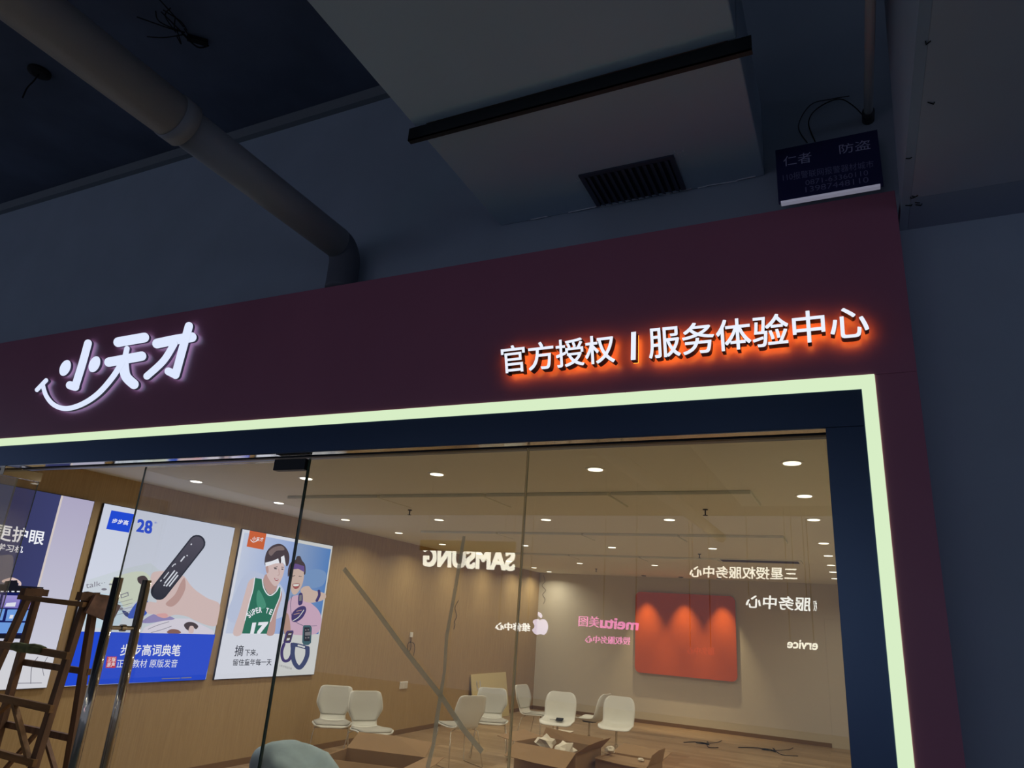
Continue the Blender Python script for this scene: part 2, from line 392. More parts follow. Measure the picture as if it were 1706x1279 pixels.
def string(chars, TL, TR, BR, BL, parent):
    n = len(chars); TL, TR, BR, BL = [Vector(p) for p in (TL, TR, BR, BL)]
    for i, c in enumerate(chars):
        a, b = i / n, (i + 1) / n
        char_part(c, (TL.lerp(TR, a), TL.lerp(TR, b), BL.lerp(BR, b), BL.lerp(BR, a)), 0.033, 0.024, [M_LETW, M_SIDE, M_HALO], parent)
string('官方授权', fq(0, 76, 236), fq(0, 546, 180), fq(0, 552, 303), fq(0, 84, 352), t)
string('服务体验中心', fq(0, 676, 158), fq(0, 1576, 62), fq(0, 1586, 200), fq(0, 684, 292), t)
g = Geo(); a = fq(0, 613, 178); b = fq(0, 622, 290); c2 = fq(0, 637, 176)
wbar = (c2[0] - a[0]) * 0.8
for (yy0, yy1, mi) in ((YF, YF + 0.002, 0), (YF + 0.002, YF + 0.033, 1), (YF + 0.033, YF + 0.035, 2)):
    g.box((a[0], yy0, b[1]), (a[0] + wbar, yy1, a[1]), mi)
g.build('divider_bar', [M_LETW, M_SIDE, M_HALO], t)

# logo with smile: strokes in photo-zoom units mapped to the fascia plane
YL = D - 0.026
M_LOGO = emis('logo_face', (222, 232, 255), 1.0); M_LOGOB = emis('logo_back_glow', (190, 210, 255), 1.4)
def lq(x, y):
    p = on(x / 3.412, 500 + y / 3.412, 1, YL); return Vector((p.x, p.z))
UNIT = abs((lq(500, 400) - lq(600, 400)).length) / 100
def stroke_outline(pts, wid, n=8):
    pts = [Vector(p) for p in (spline([(p[0], p[1], 0) for p in pts], n) if len(pts) > 2 else [Vector((*pts[0], 0)), Vector((*pts[1], 0))])]
    k = len(pts); L = []; Rr = []
    wid = wid * 1.12 if not isinstance(wid, (list, tuple)) else wid
    ws = [wid] * k if not isinstance(wid, (list, tuple)) else [wid[0] + (wid[1] - wid[0]) * i / (k - 1) for i in range(k)]
    for i, p in enumerate(pts):
        d = (pts[min(i + 1, k - 1)] - pts[max(i - 1, 0)]).normalized(); nrm = Vector((-d.y, d.x, 0))
        L.append(p + nrm * ws[i] / 2); Rr.append(p - nrm * ws[i] / 2)
    def cap(c, d, r):
        a0 = math.atan2(d.y, d.x); return [c + Vector((math.cos(a0 + a), math.sin(a0 + a), 0)) * r for a in [math.pi / 2 - math.pi * j / 8 for j in range(1, 8)]]
    d1 = (pts[-1] - pts[-2]).normalized(); d0 = (pts[0] - pts[1]).normalized()
    return L + cap(pts[-1], d1, ws[-1] / 2) + Rr[::-1] + cap(pts[0], d0, ws[0] / 2)
def ell(cx, cy, a, b, ang, n=24):
    ca, sa = math.cos(ang), math.sin(ang)
    return [Vector((cx + a * math.cos(q) * ca - b * math.sin(q) * sa, cy + a * math.cos(q) * sa + b * math.sin(q) * ca, 0)) for q in [2 * math.pi * j / n for j in range(n)]]
def slab(geo, outline2d, yf, yb, m0=0):
    """outline2d in (x,z); front at yf, back at yb"""
    n = len(outline2d)
    area = sum(outline2d[i][0] * outline2d[(i + 1) % n][1] - outline2d[(i + 1) % n][0] * outline2d[i][1] for i in range(n))
    if area < 0: outline2d = outline2d[::-1]
    v = [(p[0], yf, p[1]) for p in outline2d] + [(p[0], yb, p[1]) for p in outline2d]
    base = len(geo.v); geo.v += v
    geo.f.append(tuple(base + i for i in range(n))); geo.m.append(m0)
    geo.f.append(tuple(base + n + i for i in reversed(range(n)))); geo.m.append(m0 + 2)
    for i in range(n):
        j = (i + 1) % n; geo.f.append((base + i, base + n + i, base + n + j, base + j)); geo.m.append(m0 + 1)
t = thing('smiling_logo_sign', 'white glowing rounded logo of three characters with a smile on the left of the fascia', 'sign', (-3.6, D, 2.8))
CH = {
 'small': [stroke_outline([(500, 245), (468, 360), (428, 488)], 40), stroke_outline([(398, 483), (428, 492)], 42), ell(371, 385, 48, 29, -1.15), ell(538, 364, 48, 30, -1.15)],
 'sky': [stroke_outline([(672, 238), (820, 212)], 50), stroke_outline([(722, 275), (706, 345)], 28), stroke_outline([(620, 352), (806, 318)], 48),
         stroke_outline([(704, 350), (716, 430), (762, 478)], 50), stroke_outline([(695, 355), (640, 440), (560, 530), (470, 590), (380, 616), (310, 596), (265, 545), (244, 480)], [34, 24]),
         stroke_outline([(212, 510), (264, 456)], 22)],
 'talent': [stroke_outline([(893, 246), (1000, 224), (1090, 210)], 50), stroke_outline([(1074, 147), (1040, 270), (998, 424)], 42), stroke_outline([(958, 404), (998, 424)], 40),
            stroke_outline([(990, 250), (930, 345), (836, 432)], 36)],
}
for nm, sts in CH.items():
    g = Geo()
    for k, s in enumerate(sts):
        e = 0.0004 * k
        slab(g, [tuple(lq(p.x, p.y)) for p in s], YL - e, YL + 0.012 + e)
    g.build('letter', [M_LOGO, mat('logo_side', (190, 196, 215), 0.5), M_LOGOB], t)

# ================================================================== OVERHEAD
# large pipe with elbow
PX, PZ, PR = -2.035, 3.285, 0.082
t = thing('ceiling_pipe', 'thick grey painted pipe crossing overhead to the wall above the fascia', 'pipe', (PX, W, PZ))
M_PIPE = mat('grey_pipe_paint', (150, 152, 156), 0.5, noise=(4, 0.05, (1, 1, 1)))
o = Geo().tube([(PX, -8, PZ), (PX, 0, PZ), (PX, 1.30, PZ)], PR, 28).build('pipe_run', M_PIPE, t, smooth=True)
o = Geo().tube([(PX, 1.30, PZ), (PX, 2.18, PZ)], PR - 0.010, 28).build('pipe_run', M_PIPE, t, smooth=True)
o = Geo().tube([(PX, 1.27, PZ), (PX, 1.33, PZ)], PR + 0.003, 28).build('pipe_collar', M_PIPE, t, smooth=True)
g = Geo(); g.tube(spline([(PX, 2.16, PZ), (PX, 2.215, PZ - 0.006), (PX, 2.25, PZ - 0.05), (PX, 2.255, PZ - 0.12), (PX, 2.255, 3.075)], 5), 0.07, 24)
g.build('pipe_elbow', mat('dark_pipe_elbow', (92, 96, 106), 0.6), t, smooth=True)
# ventilation duct
ZD = 3.313; DX0, DX1 = -1.275, -0.19
t = thing('air_duct', 'wide flat grey sheet metal air duct overhead above the fascia', 'duct', (-0.73, 1, ZD))
Geo().box((DX0, -5, ZD), (DX1, 1.655, ZD + 0.32), bev=0.004).build('duct_section', M_DUCT, t)
Geo().box((DX0, 1.70, ZD), (DX1, W, ZD + 0.32), bev=0.004).build('duct_section', M_DUCT, t)
Geo().box((DX0 + 0.03, 1.655, ZD + 0.02), (DX1 - 0.03, 1.70, ZD + 0.30)).build('duct_joint', M_BLACK, t)
g = Geo(); g.box((-1.30, 1.655, ZD - 0.052), (-0.150, 1.659, ZD - 0.001)); g.box((-1.30, 1.655, ZD - 0.052), (-0.150, 1.676, ZD - 0.048))
g.build('support_angle', M_DARKM, t, label='black angle iron bracket under the duct joint')
# vent grille on the duct underside
vg = Geo(); VX0, VX1, VY0, VY1 = -0.815, -0.492, 2.125, 2.325
vg.box((VX0 - 0.018, VY0 - 0.018, ZD - 0.007), (VX0, VY1, ZD)); vg.box((VX1, VY0 - 0.018, ZD - 0.007), (VX1 + 0.018, VY1, ZD))
vg.box((VX0, VY0 - 0.018, ZD - 0.007), (VX1, VY0, ZD))
M_GR = mat('dark_grille', (70, 74, 92), 0.5)
fr = vg.build('grille_frame', M_GR, t)
Geo().box((VX0, VY0, ZD - 0.0015), (VX1, VY1, ZD - 0.0002)).build('grille_backing', mat('grille_dark', (30, 32, 42), 0.7), fr)
for i in range(12):
    x = VX0 + (i + 0.5) * (VX1 - VX0) / 12
    Geo().beam((x, VY0, ZD - 0.006), (x, VY1, ZD - 0.006), 0.017, 0.002, up=(0.5, 0, 1)).build('grille_slat', M_GR, fr)
# torn foil tape next to the grille
M_FOIL = mat('foil_tape', (250, 250, 255), 0.35, metal=0.0)
def scraps(cx, cy, n, sx, sy, nm='torn_foil'):
    g = Geo()
    for k in range(n):
        x = cx + random.gauss(0, sx); y = cy + random.gauss(0, sy); s = random.uniform(0.002, 0.006)
        p = [(x + random.uniform(-s, s), y + random.uniform(-s, s), ZD - random.uniform(0.0008, 0.007)) for _ in range(3)]
        q = [(a, b, c + 0.0006) for a, b, c in p]
        g.add(p + q, [(0, 1, 2), (5, 4, 3), (0, 3, 4, 1), (1, 4, 5, 2), (2, 5, 3, 0)])
    o = g.build(nm, M_FOIL, t); o['kind'] = 'stuff'; return o
scraps(-0.845, 2.135, 18, 0.012, 0.012); scraps(-0.455, 2.10, 24, 0.012, 0.014)
g = Geo()
x = -1.13
while x < -0.2:
    L = random.uniform(0.02, 0.07); yy = W - 0.006 + random.uniform(-0.003, 0.003)
    if random.random() < 0.75: g.beam((x, yy, ZD - 0.002), (min(x + L, -0.195), yy + random.uniform(-.003, .003), ZD - 0.002), 0.003, 0.003)
    x += L
g.build('sealant_edge', M_FOIL, t, label='thin silvery torn tape line where the duct meets the wall')['kind'] = 'stuff'

# soffit on the right
t_s = struct(Geo().box((0.2405, -6, 3.0), (8, 2.150, 3.03)).add([], []).build('ceiling', mat('grey_soffit_board', (182, 188, 198), 0.85, noise=(2, 0.05, (1, 1, 1)))))
struct(Geo().box((0.2405, 2.1512, 3.0), (8, W, 3.03)).build('trim_4', mat('grey_soffit_edge', (160, 168, 184), 0.85)))
prof = [(2.34, 3.03), (2.195, 3.031), (1.94, 3.584), (1.62, OC), (-6, OC), (-6, 3.0), (2.34, 3.0)]
v = [(0.215, y, z) for y, z in prof] + [(0.24, y, z) for y, z in prof]
k = len(prof)
struct(mesh('wall_side', v, [tuple(range(k)), tuple(range(2 * k - 1, k - 1, -1))] + [(i, k + i, k + (i + 1) % k, (i + 1) % k) for i in range(k)], M_OWALL))
# specks on soffit
M_SPK = mat('black_speck', (12, 12, 14), 0.9)
for nm, pts in (('screw_hole', [(1547, 69), (1553, 170), (1516, 263), (1519, 328), (1527, 326), (1515, 341), (1529, 337), (1533, 340)]),):
    for i, (px, py) in enumerate(pts):
        p = on(px, py, 2, 3.0); g = Geo()
        pp = [(p.x + random.uniform(-.006, .006) + dx, p.y + random.uniform(-.004, .004) + dy, 2.9985) for dx, dy in ((-.008, -.003), (.001, .004), (.008, -.001))]
        g.tube(pp, 0.0015, 5)
        g.build('screw_hole', M_SPK, t_s)
# white conduit pipe along the ceiling right of the duct
zc = 3.458
tag(Geo().tube([(0.168, -3, zc), (0.168, 1.2, zc), (0.163, W - 0.02, zc)], 0.0145, 14).build('conduit_pipe', mat('white_conduit', (245, 245, 240), 0.5), smooth=True),
    'thin white conduit pipe running overhead to the wall above the blue notice sign', 'pipe')
tag(Geo().tube([(0.163, W - 0.05, zc), (0.163, W, zc)], 0.02, 14).build('conduit_socket', mat('conduit_socket', (60, 64, 72), 0.6), smooth=True), 'dark socket where the thin white conduit pipe meets the wall', 'pipe fitting')
# dark wire loop over the notice sign
wp = [on(*p, 1, W - 0.012) for p in ((1345, 238), (1330, 210), (1350, 175), (1385, 165), (1415, 160))]
wp2 = [on(*p, 1, W - 0.02) for p in ((1358, 236), (1347, 205), (1360, 182), (1395, 165), (1420, 175), (1445, 200))]
tag(Geo().tube(spline(wp, 6), 0.0016, 6).build('wall_wire', M_SPK, smooth=True), 'faint dark wire arching on the wall above the notice sign, outer loop', 'wire')
tag(Geo().tube(spline(wp2, 6), 0.002, 6).build('wall_wire', M_SPK, smooth=True), 'dark wire arching from the white conduit end down behind the notice sign', 'wire')
# notice sign
YS = 2.27
t = thing('notice_sign', 'small dark navy notice board standing on the right end of the fascia', 'sign', (0.02, YS, 3.07))
def nq(x, y, yy=YS): return on(1220 + x / 3.0453, y / 3.0453, 1, yy)
c = [nq(220, 765), nq(742, 652), nq(760, 932), nq(232, 1024)]
x0, x1 = (c[0].x + c[3].x) / 2, (c[1].x + c[2].x) / 2; zt, zb = (c[0].z + c[1].z) / 2, (c[2].z + c[3].z) / 2
M_NAVY = mat('navy_board', (42, 44, 92), 0.4)
Geo().box((x0, YS, zb), (x1, YS + 0.02, zt), bev=0.001).build('board', M_NAVY, t)
M_NT = mat('dim_white_print', (190, 192, 225), 0.6)
def plane_text(s, pts, parent, name, ma, bold=0.01, ax=1, val=None, off=0.0, conv=None, shear=0.0, **kw):
    q = [conv(*p) for p in pts]
    v, f = text_quad(s, q, bold, shear)
    return mesh(name, v, f, ma, parent, **kw)
cv = lambda x, y: nq(x, y, YS - 0.001)
plane_text('仁者', [(258, 795), (400, 768), (402, 822), (260, 845)], t, 'lettering', M_NT, 0.0, conv=cv)
plane_text('防盗', [(540, 735), (698, 705), (702, 755), (545, 782)], t, 'lettering', M_NT, 0.0, conv=cv)
plane_text('110报警联网报警器材城市', [(255, 882), (715, 812), (718, 848), (258, 920)], t, 'lettering', mat('faint_print', (130, 132, 175), 0.6), 0.0, conv=cv)
plane_text('0871-63360110', [(370, 915), (688, 862), (690, 888), (372, 940)], t, 'lettering', MATS['faint_print'], 0.0, conv=cv)
plane_text('13987448110', [(370, 948), (690, 896), (692, 924), (372, 976)], t, 'lettering', MATS['faint_print'], 0.0, conv=cv)
Geo().box((x0 + 0.008, YS - 0.004, zb - 0.010), (x1 - 0.01, YS + 0.016, zb - 0.001)).build('lower_rail', mat('pale_rail_glow', (225, 222, 235), 0.5, emit=(200, 200, 225), estr=0.25), t, label='pale rail with an added faint glow under the board')  # white strip, with a faint glow put into its material
# things on the dark slab: hole with cable, tangled wire
p = on(66, 119, 2, OC - 0.001)
t = thing('ceiling_hole_box', 'small round black fixture with a dangling cable on the dark ceiling at left', 'ceiling fixture', (p.x, p.y, OC - 0.02))
Geo().lathe([(0.035, 0), (0.055, 0.008), (0.055, 0.02)], n=20).build('cap', M_SPK, t, local=True)
Geo().tube(spline([(0, 0, 0), (0.0, -0.01, -0.05), (-0.02, -0.02, -0.1), (-0.03, -0.02, -0.16)], 5), 0.004, 6).build('cable', M_SPK, t, local=True)
g = Geo()
for k in range(9):
    p = on(270, 30, 2, OC - 0.01); q = on(302, 52, 2, OC - 0.01)
    e = q + Vector((random.gauss(0, .02), random.gauss(0, .02), 0)); s = p + Vector((random.gauss(0, .07), random.gauss(0, .06), random.uniform(-.04, 0)))
    g.tube(spline([s, (s + e) / 2 + Vector((random.gauss(0, .04), random.gauss(0, .04), -.02)), e], 5), 0.003, 5)
a, b = on(302, 54, 2, OC - 0.01), on(348, 76, 2, OC - 0.01); g.tube(spline([a, (a + b) / 2 + Vector((0, .02, -.03)), b], 5), [0.004] * 11, 5)
a, b = on(312, 62, 2, OC - 0.012), on(346, 72, 2, OC - 0.012); g.beam(a, b, 0.03, 0.02)
tag(g.build('wire_tangle', M_SPK), 'tangle of black wires hanging from the dark ceiling at upper left', 'wires')

# ================================================================== ROOM LIGHTS
M_BULB = emis('downlight_lens', (255, 250, 235), 3.0)
DLP = 7.8
cols = {-5.62: 'beside the wood wall', -4.24: 'in the second line from the wood wall', -2.92: 'in the middle line', -1.58: 'in the fourth line from the wood wall', -0.30: 'in the line at the right end'}
spots = [(-5.51, 4.6), (-5.57, 5.76), (-5.6, 6.95), (-5.61, 8.13), (-5.67, 9.41), (-5.72, 10.72), (-5.75, 11.95), (-5.8, 13.23), (-5.85, 14.15),
         (-4.18, 4.59), (-4.24, 6.91), (-4.25, 9.32), (-4.35, 11.9), (-2.86, 4.56), (-2.9, 6.86), (-2.95, 9.31), (-3.0, 11.81),
         (-1.57, 4.54), (-1.59, 6.82), (-1.6, 9.19), (-0.3, 4.51), (-0.3, 5.62), (-0.3, 6.78), (-0.29, 8.45), (-0.29, 9.7), (-0.3, 10.9), (-0.31, 11.95), (-0.32, 13.18)]
ORD = ['nearest', 'second', 'third', 'fourth', 'fifth', 'sixth', 'seventh', 'eighth', 'ninth']
cnt = {}
proto = None
ld = bpy.data.lights.new('downlight_lamp', 'AREA'); ld.shape = 'DISK'; ld.size = 0.09; ld.energy = DLP; ld.color = (1.0, 0.975, 0.93); ld.spread = math.radians(150)
for (x, y) in spots:
    key = min(cols, key=lambda c: abs(c - x)); n = cnt.get(key, 0); cnt[key] = n + 1
    lab = f'round recessed downlight {cols[key]}, {ORD[n]} to the glass' if n == 0 else f'round recessed downlight {cols[key]}, {ORD[n]} from the glass'
    if proto is None:
        proto = thing('ceiling_downlight', lab, 'downlight', (x, y, CEIL), 0, 'round recessed ceiling downlights in the shop')
        Geo().lathe([(0.052, -0.001), (0.052, -0.006), (0.066, -0.005), (0.070, 0.0)], n=28).build('trim_ring', M_WHITE, proto, local=True, smooth=False)
        Geo().lathe([(0.051, -0.009), (0.051, -0.002)], n=28).build('lens', M_BULB, proto, local=True)
    else: dup(proto, (x, y, CEIL), 0, lab)
    lo = bpy.data.objects.new('downlight_lamp', ld); COL.objects.link(lo); lo.location = (x, y, CEIL - 0.014)
# dark accent spots above the red panel
PXS = (-3.72, -3.07, -2.42)
for i, x in enumerate((on(1068, 966, 2, CEIL).x + 0.15, -3.25, -2.45)):
    x = (-3.84, -3.10, -2.37)[i]
    t = thing('accent_spot', ('left', 'middle', 'right')[i] + ' one of three small dark spotlights above the red wall panel', 'spotlight', (x, BY - 0.37, CEIL), 0, 'accent spotlights above the red panel')
    Geo().lathe([(0.03, -0.012), (0.045, -0.01), (0.05, 0)], n=18).build('housing', M_DARKM, t, local=True)
    sd = bpy.data.lights.new('accent_lamp', 'SPOT'); sd.energy = 120; sd.spot_size = math.radians(56); sd.spot_blend = 0.9; sd.shadow_soft_size = 0.02; sd.color = (1, 0.84, 0.6)
    so = bpy.data.objects.new('accent_lamp', sd); COL.objects.link(so); so.location = (x, BY - 0.37, CEIL - 0.03)
    so.rotation_euler = (math.radians(5), 0, 0)
# sprinklers
for i, (x, y) in enumerate(((-4.2, 6.24), (-1.14, 6.23), (-4.42, 13.0), (-1.9, 9.9))):
    t = thing('sprinkler_head', ('small sprinkler head on the shop ceiling behind the left ceiling panels', 'small sprinkler head on the shop ceiling behind the right ceiling panels', 'small sprinkler head near the corner of wood wall and back wall', 'small sprinkler head deep on the right of the shop ceiling')[i], 'sprinkler', (x, y, CEIL))
    Geo().lathe([(0.006, -0.05), (0.006, -0.01), (0.022, -0.008), (0.022, 0)], n=12).build('stem', M_DARKM, t, local=True)
    Geo().lathe([(0.02, -0.056), (0.02, -0.052)], n=12).build('deflector', M_DARKM, t, local=True)
# dark ceiling slot
t = thing('ceiling_air_slot', 'air slot with its dark recess painted flat in the shop ceiling near the back right', 'vent', (-1.2, 10.6, CEIL))
Geo().box((-0.56, -0.2, -0.015), (0.55, 0.2, 0)).build('slot_frame', M_CEIL, t, local=True)
Geo().box((-0.52, -0.17, -0.018), (0.51, 0.12, -0.0152)).build('slot_shade_plate', mat('slot_shade', (60, 45, 34), 0.9), t, local=True)  # flat dark plate; the shade of the recess is put into its colour

# red panel
def rrect(x0, z0, x1, z1, r, n=6):
    out = []
    for cx, cz, a0 in ((x1 - r, z1 - r, 0), (x0 + r, z1 - r, 90), (x0 + r, z0 + r, 180), (x1 - r, z0 + r, 270)):
        for j in range(n + 1):
            a = math.radians(a0 + 90 * j / n); out.append((cx + r * math.cos(a), cz + r * math.sin(a)))
    return out
t = thing('red_wall_panel', 'large orange-red rounded panel on the back wall lit by three spots', 'wall panel', (-3.11, BY, 1.67))
g = Geo(); slab(g, rrect(-4.085, 0.905, -2.135, 2.43, 0.10), BY - 0.075, BY - 0.045)
g.m = [0] * len(g.m); g.build('face_board', mat('red_lacquer', (206, 88, 8), 0.5), t)
g = Geo(); slab(g, rrect(-4.075, 0.885, -2.125, 2.42, 0.10), BY - 0.045, BY); g.m = [0] * len(g.m); g.build('backing_board', mat('pale_backing', (190, 180, 160), 0.6), t)

# ================================================================== LIGHT-BOX POSTERS ON THE WOOD WALL
PE = 0.92
class Poster:
    """backlit poster: flat inks laid on one sheet; conv turns a studied photo position into a point of the wall"""
    def __init__(s, label, cor, zs, ox, oy, sheetmat):
        s.zs, s.ox, s.oy = zs, ox, oy
        pts = [s.w(*c) for c in cor]
        y0 = (pts[0].y + pts[3].y) / 2; y1 = (pts[1].y + pts[2].y) / 2; zt = (pts[0].z + pts[1].z) / 2; zb = (pts[2].z + pts[3].z) / 2
        s.y0, s.y1, s.zb, s.zt = y0, y1, zb, zt
        s.t = thing('light_box_poster', label, 'poster', (WX, (y0 + y1) / 2, zb))
        Geo().box((WX, y0 - 0.006, zb - 0.006), (WX + 0.022, y1 + 0.006, zt + 0.006), bev=0.002).build('frame', mat('dark_alu_frame', (70, 74, 92), 0.4, metal=0.5), s.t)
        Geo().box((WX + 0.022, y0, zb), (WX + 0.0235, y1, zt)).build('sheet', sheetmat, s.t)
        s.k = 0
    def w(s, x, y): return on(s.ox + x / s.zs, s.oy + y / s.zs, 0, WX + 0.024)
    def cl(s, p, lay):
        return Vector((WX + 0.0236 + 0.0006 * lay, min(max(p.y, s.y0), s.y1), min(max(p.z, s.zb), s.zt)))
    def poly(s, pts, ma, lay=None, name='print', smooth=0):
        if lay is None: s.k += 1; lay = s.k
        if smooth: pts = [(p.x, p.y) for p in spline([(a, b, 0) for a, b in pts], smooth, True)]
        v = [s.cl(s.w(*p), lay) for p in pts]
        a = sum(v[i].y * v[(i + 1) % len(v)].z - v[(i + 1) % len(v)].y * v[i].z for i in range(len(v)))
        if a < 0: v = v[::-1]
        return mesh(name, v, [tuple(range(len(v)))], ma, s.t)
    def line(s, pts, wid, ma, name='print', n=6):
        s.k += 1; return s.poly([(p.x, p.y) for p in stroke_outline(pts, wid, n)], ma, s.k, name)
    def many(s, polys, ma, name='print'):
        s.k += 1; v = []; f = []
        for pts in polys:
            q = [s.cl(s.w(*p), s.k) for p in pts]; b = len(v); v += q; f.append(tuple(range(b, b + len(q))))
        o = mesh(name, v, f, ma, s.t)
        if len(polys) > 1: o['kind'] = 'stuff'
        return o
    def text(s, st, q, ma, bold=0.015, name='lettering', shear=0.0):
        s.k += 1
        v, f = text_quad(st, [s.cl(s.w(*p), s.k) for p in q], bold, shear)
        return mesh(name, v, f, ma, s.t)
P_W = emis('print_white', (226, 229, 240), PE); P_BLUE = emis('print_blue', (36, 76, 214), PE); P_BLK = emis('print_black', (26, 26, 36), PE)
P_SKIN = emis('print_skin', (222, 196, 192), PE); P_SKIN2 = emis('print_skin_shade', (196, 158, 150), PE); P_TXT = emis('print_pure_white', (246, 248, 255), PE)
P_HAIR = emis('print_hair', (72, 56, 56), PE); P_ORG = emis('print_orange', (214, 98, 36), PE)

# --- middle poster: a hand with a dictionary pen
p2 = Poster('backlit poster of a hand holding a black pen scanner over a blue lower band', [(300, 36), (1175, 198), (958, 1212), (-12, 1246)], 3.9967, 100, 830, grad('paper_white_blue', (222, 226, 240), (206, 212, 228), 'Z', PE))
p2.poly([(180, 545), (420, 470), (600, 430), (820, 600), (1060, 700), (1028, 905), (76, 885), (120, 700)], emis('print_page', (206, 214, 222), PE), name='picture')
p2.poly([(330, 560), (440, 500), (560, 490), (610, 560), (560, 640), (450, 720), (380, 700)], emis('print_page_green', (212, 220, 200), PE), smooth=6)
p2.poly([(150, 700), (200, 640), (330, 640), (420, 720), (380, 850), (240, 860), (120, 820)], emis('print_page_blue', (196, 216, 226), PE), smooth=6)
p2.poly([(560, 860), (700, 800), (860, 800), (1020, 880), (1026, 905), (540, 900)], emis('print_page_lilac', (226, 220, 232), PE))
p2.text('talk··', [(170, 560), (300, 548), (298, 575), (172, 600)], emis('print_grey', (130, 128, 140), PE), 0)
p2.many([[(p.x, p.y) for p in ell(*e)] for e in ((292, 605, 18, 8, 0), (335, 572, 12, 6, 0), (405, 735, 14, 10, 0), (300, 690, 8, 6, 0.4))], MATS['print_grey'])
p2.many([[(400, 640), (452, 622), (456, 648), (404, 666)]], MATS['print_grey']); p2.many([[(406, 644), (446, 630), (450, 645), (409, 659)]], MATS['print_page_green'])
p2.poly([(515, 525), (560, 515), (585, 550), (555, 575), (520, 560)], P_HAIR, smooth=4)
p2.poly([(410, 745), (450, 760), (465, 795), (430, 780)], emis('print_navy', (60, 70, 120), PE), smooth=4)
p2.many([[(360, 700 + 26 * k), (480, 668 + 26 * k), (480, 671 + 26 * k), (360, 703 + 26 * k)] for k in range(4)], MATS['print_grey'])
p2.poly([(500, 700), (560, 660), (590, 720), (560, 780), (470, 800), (450, 780)], emis('print_pen_blue', (60, 90, 190), PE), smooth=5)
p2.poly([(540, 820), (640, 765), (760, 800), (680, 815), (590, 830)], emis('print_lilac_shadow', (150, 140, 190), PE), smooth=5)
p2.poly([(598, 545), (608, 500), (640, 486), (700, 484), (780, 505), (825, 520), (860, 570), (905, 615), (980, 665), (1062, 708), (1044, 838), (985, 846), (900, 815), (840, 785), (760, 775), (700, 795), (655, 785), (620, 770), (585, 768), (560, 735), (560, 700), (595, 688), (640, 690), (620, 640), (600, 600)], P_SKIN, name='hand_picture', smooth=4)
p2.poly([(640, 770), (700, 765), (715, 785), (690, 796), (650, 786)], emis('print_pink', (226, 170, 168), PE), smooth=4)
p2.poly([(700, 700), (760, 640), (800, 560), (825, 530), (830, 600), (790, 680), (740, 720)], P_SKIN2, smooth=5)
p2.line([(655, 620), (908, 298)], 100, P_BLK, 'pen_picture', 8)
p2.line([(660, 615), (906, 300)], 84, grad('print_pen_body', (30, 26, 34), (82, 76, 88), 'Z', PE))
def slant(cx, cy, ln, th):   # a bar that follows the pen
    dx, dy = 0.618, -0.786
    return [(cx - dx * ln, cy - dy * ln), (cx + dx * ln, cy + dy * ln), (cx + dx * ln - dy * th, cy + dy * ln + dx * th), (cx - dx * ln - dy * th, cy - dy * ln + dx * th)]
p2.many([slant(700, 510, 28, 6), slant(745, 445, 10, 6), slant(722, 520, 55, 9), slant(735, 535, 60, 9), slant(808, 400, 22, 9), slant(748, 545, 48, 9), slant(838, 378, 4, 8), slant(758, 435, 5, 8), slant(664, 545, 6, 8), slant(686, 575, 6, 8), slant(866, 303, 5, 8)], P_W)
p2.poly([(820, 840), (850, 822), (890, 828), (915, 850), (900, 870), (880, 860), (870, 885), (835, 870)], P_HAIR, smooth=4)
p2.poly([(860, 850), (885, 855), (880, 895), (850, 890)], P_SKIN, smooth=4)
p2.poly([(705, 890), (735, 870), (780, 875), (798, 895), (740, 903)], emis('print_brown', (140, 96, 84), PE), smooth=4)
p2.line([(580, 870), (640, 845), (720, 820)], 3, MATS['print_grey']); p2.line([(600, 893), (680, 870), (735, 850)], 3, MATS['print_grey'])
p2.poly([(76, 884), (1028, 905), (958, 1220), (-20, 1250)], P_BLUE, name='blue_band')
p2.poly([(335, 79), (486, 105), (452, 228), (300, 203)], P_BLUE, name='logo_square')
p2.text('步步高', [(345, 132), (452, 148), (443, 180), (336, 163)], P_TXT, 0.014)
p2.text('28', [(510, 136), (612, 150), (602, 238), (498, 222)], P_BLUE, 0.03)
p2.text('th', [(622, 152), (638, 155), (636, 168), (620, 166)], P_BLUE, 0.0)
p2.text('步步高词典笔', [(402, 968), (800, 972), (788, 1050), (390, 1046)], P_TXT, 0.014)
p2.text('正版教材 原版发音', [(372, 1070), (778, 1070), (768, 1124), (366, 1126)], P_TXT, 0.0)
p2.poly([(304, 1052), (369, 1052), (360, 1127), (294, 1127)], emis('print_red', (200, 50, 62), PE), name='red_stamp')
p2.text('正版', [(310, 1056), (364, 1056), (360, 1086), (305, 1086)], P_TXT, 0.01); p2.text('原声', [(306, 1090), (358, 1090), (354, 1121), (300, 1121)], P_TXT, 0.01)
p2.many([[(668, 1196), (790, 1192), (790, 1198), (667, 1202)], [(798, 1191), (866, 1188), (866, 1194), (797, 1197)]], MATS['print_grey'])

# --- right poster: two boys and watches
p3 = Poster('backlit poster of two boys in sportswear above three watches', [(262, 96), (938, 230), (785, 1200), (18, 1243)], 4.568, 350, 860, P_W)
p3.poly([(262, 122), (920, 250), (824, 896), (116, 890), (200, 470)], grad('print_sky', (205, 214, 236), (88, 140, 222), 'Y', PE), name='sky_picture')
p3.poly([(200, 560), (300, 420), (460, 470), (560, 560), (560, 760), (150, 800)], emis('print_cloud', (196, 206, 232), PE), smooth=6)
p3.poly([(720, 440), (800, 400), (880, 430), (860, 520), (760, 540)], emis('print_cloud_blue', (128, 164, 226), PE), smooth=6)
p3.poly([(303, 101), (429, 128), (405, 254), (277, 229)], P_ORG, name='logo_square')
p3.text('小天才', [(322, 152), (408, 160), (402, 192), (318, 182)], P_TXT, 0.012)
p3.line([(308, 178), (325, 195), (350, 188), (366, 176)], 5, P_TXT)
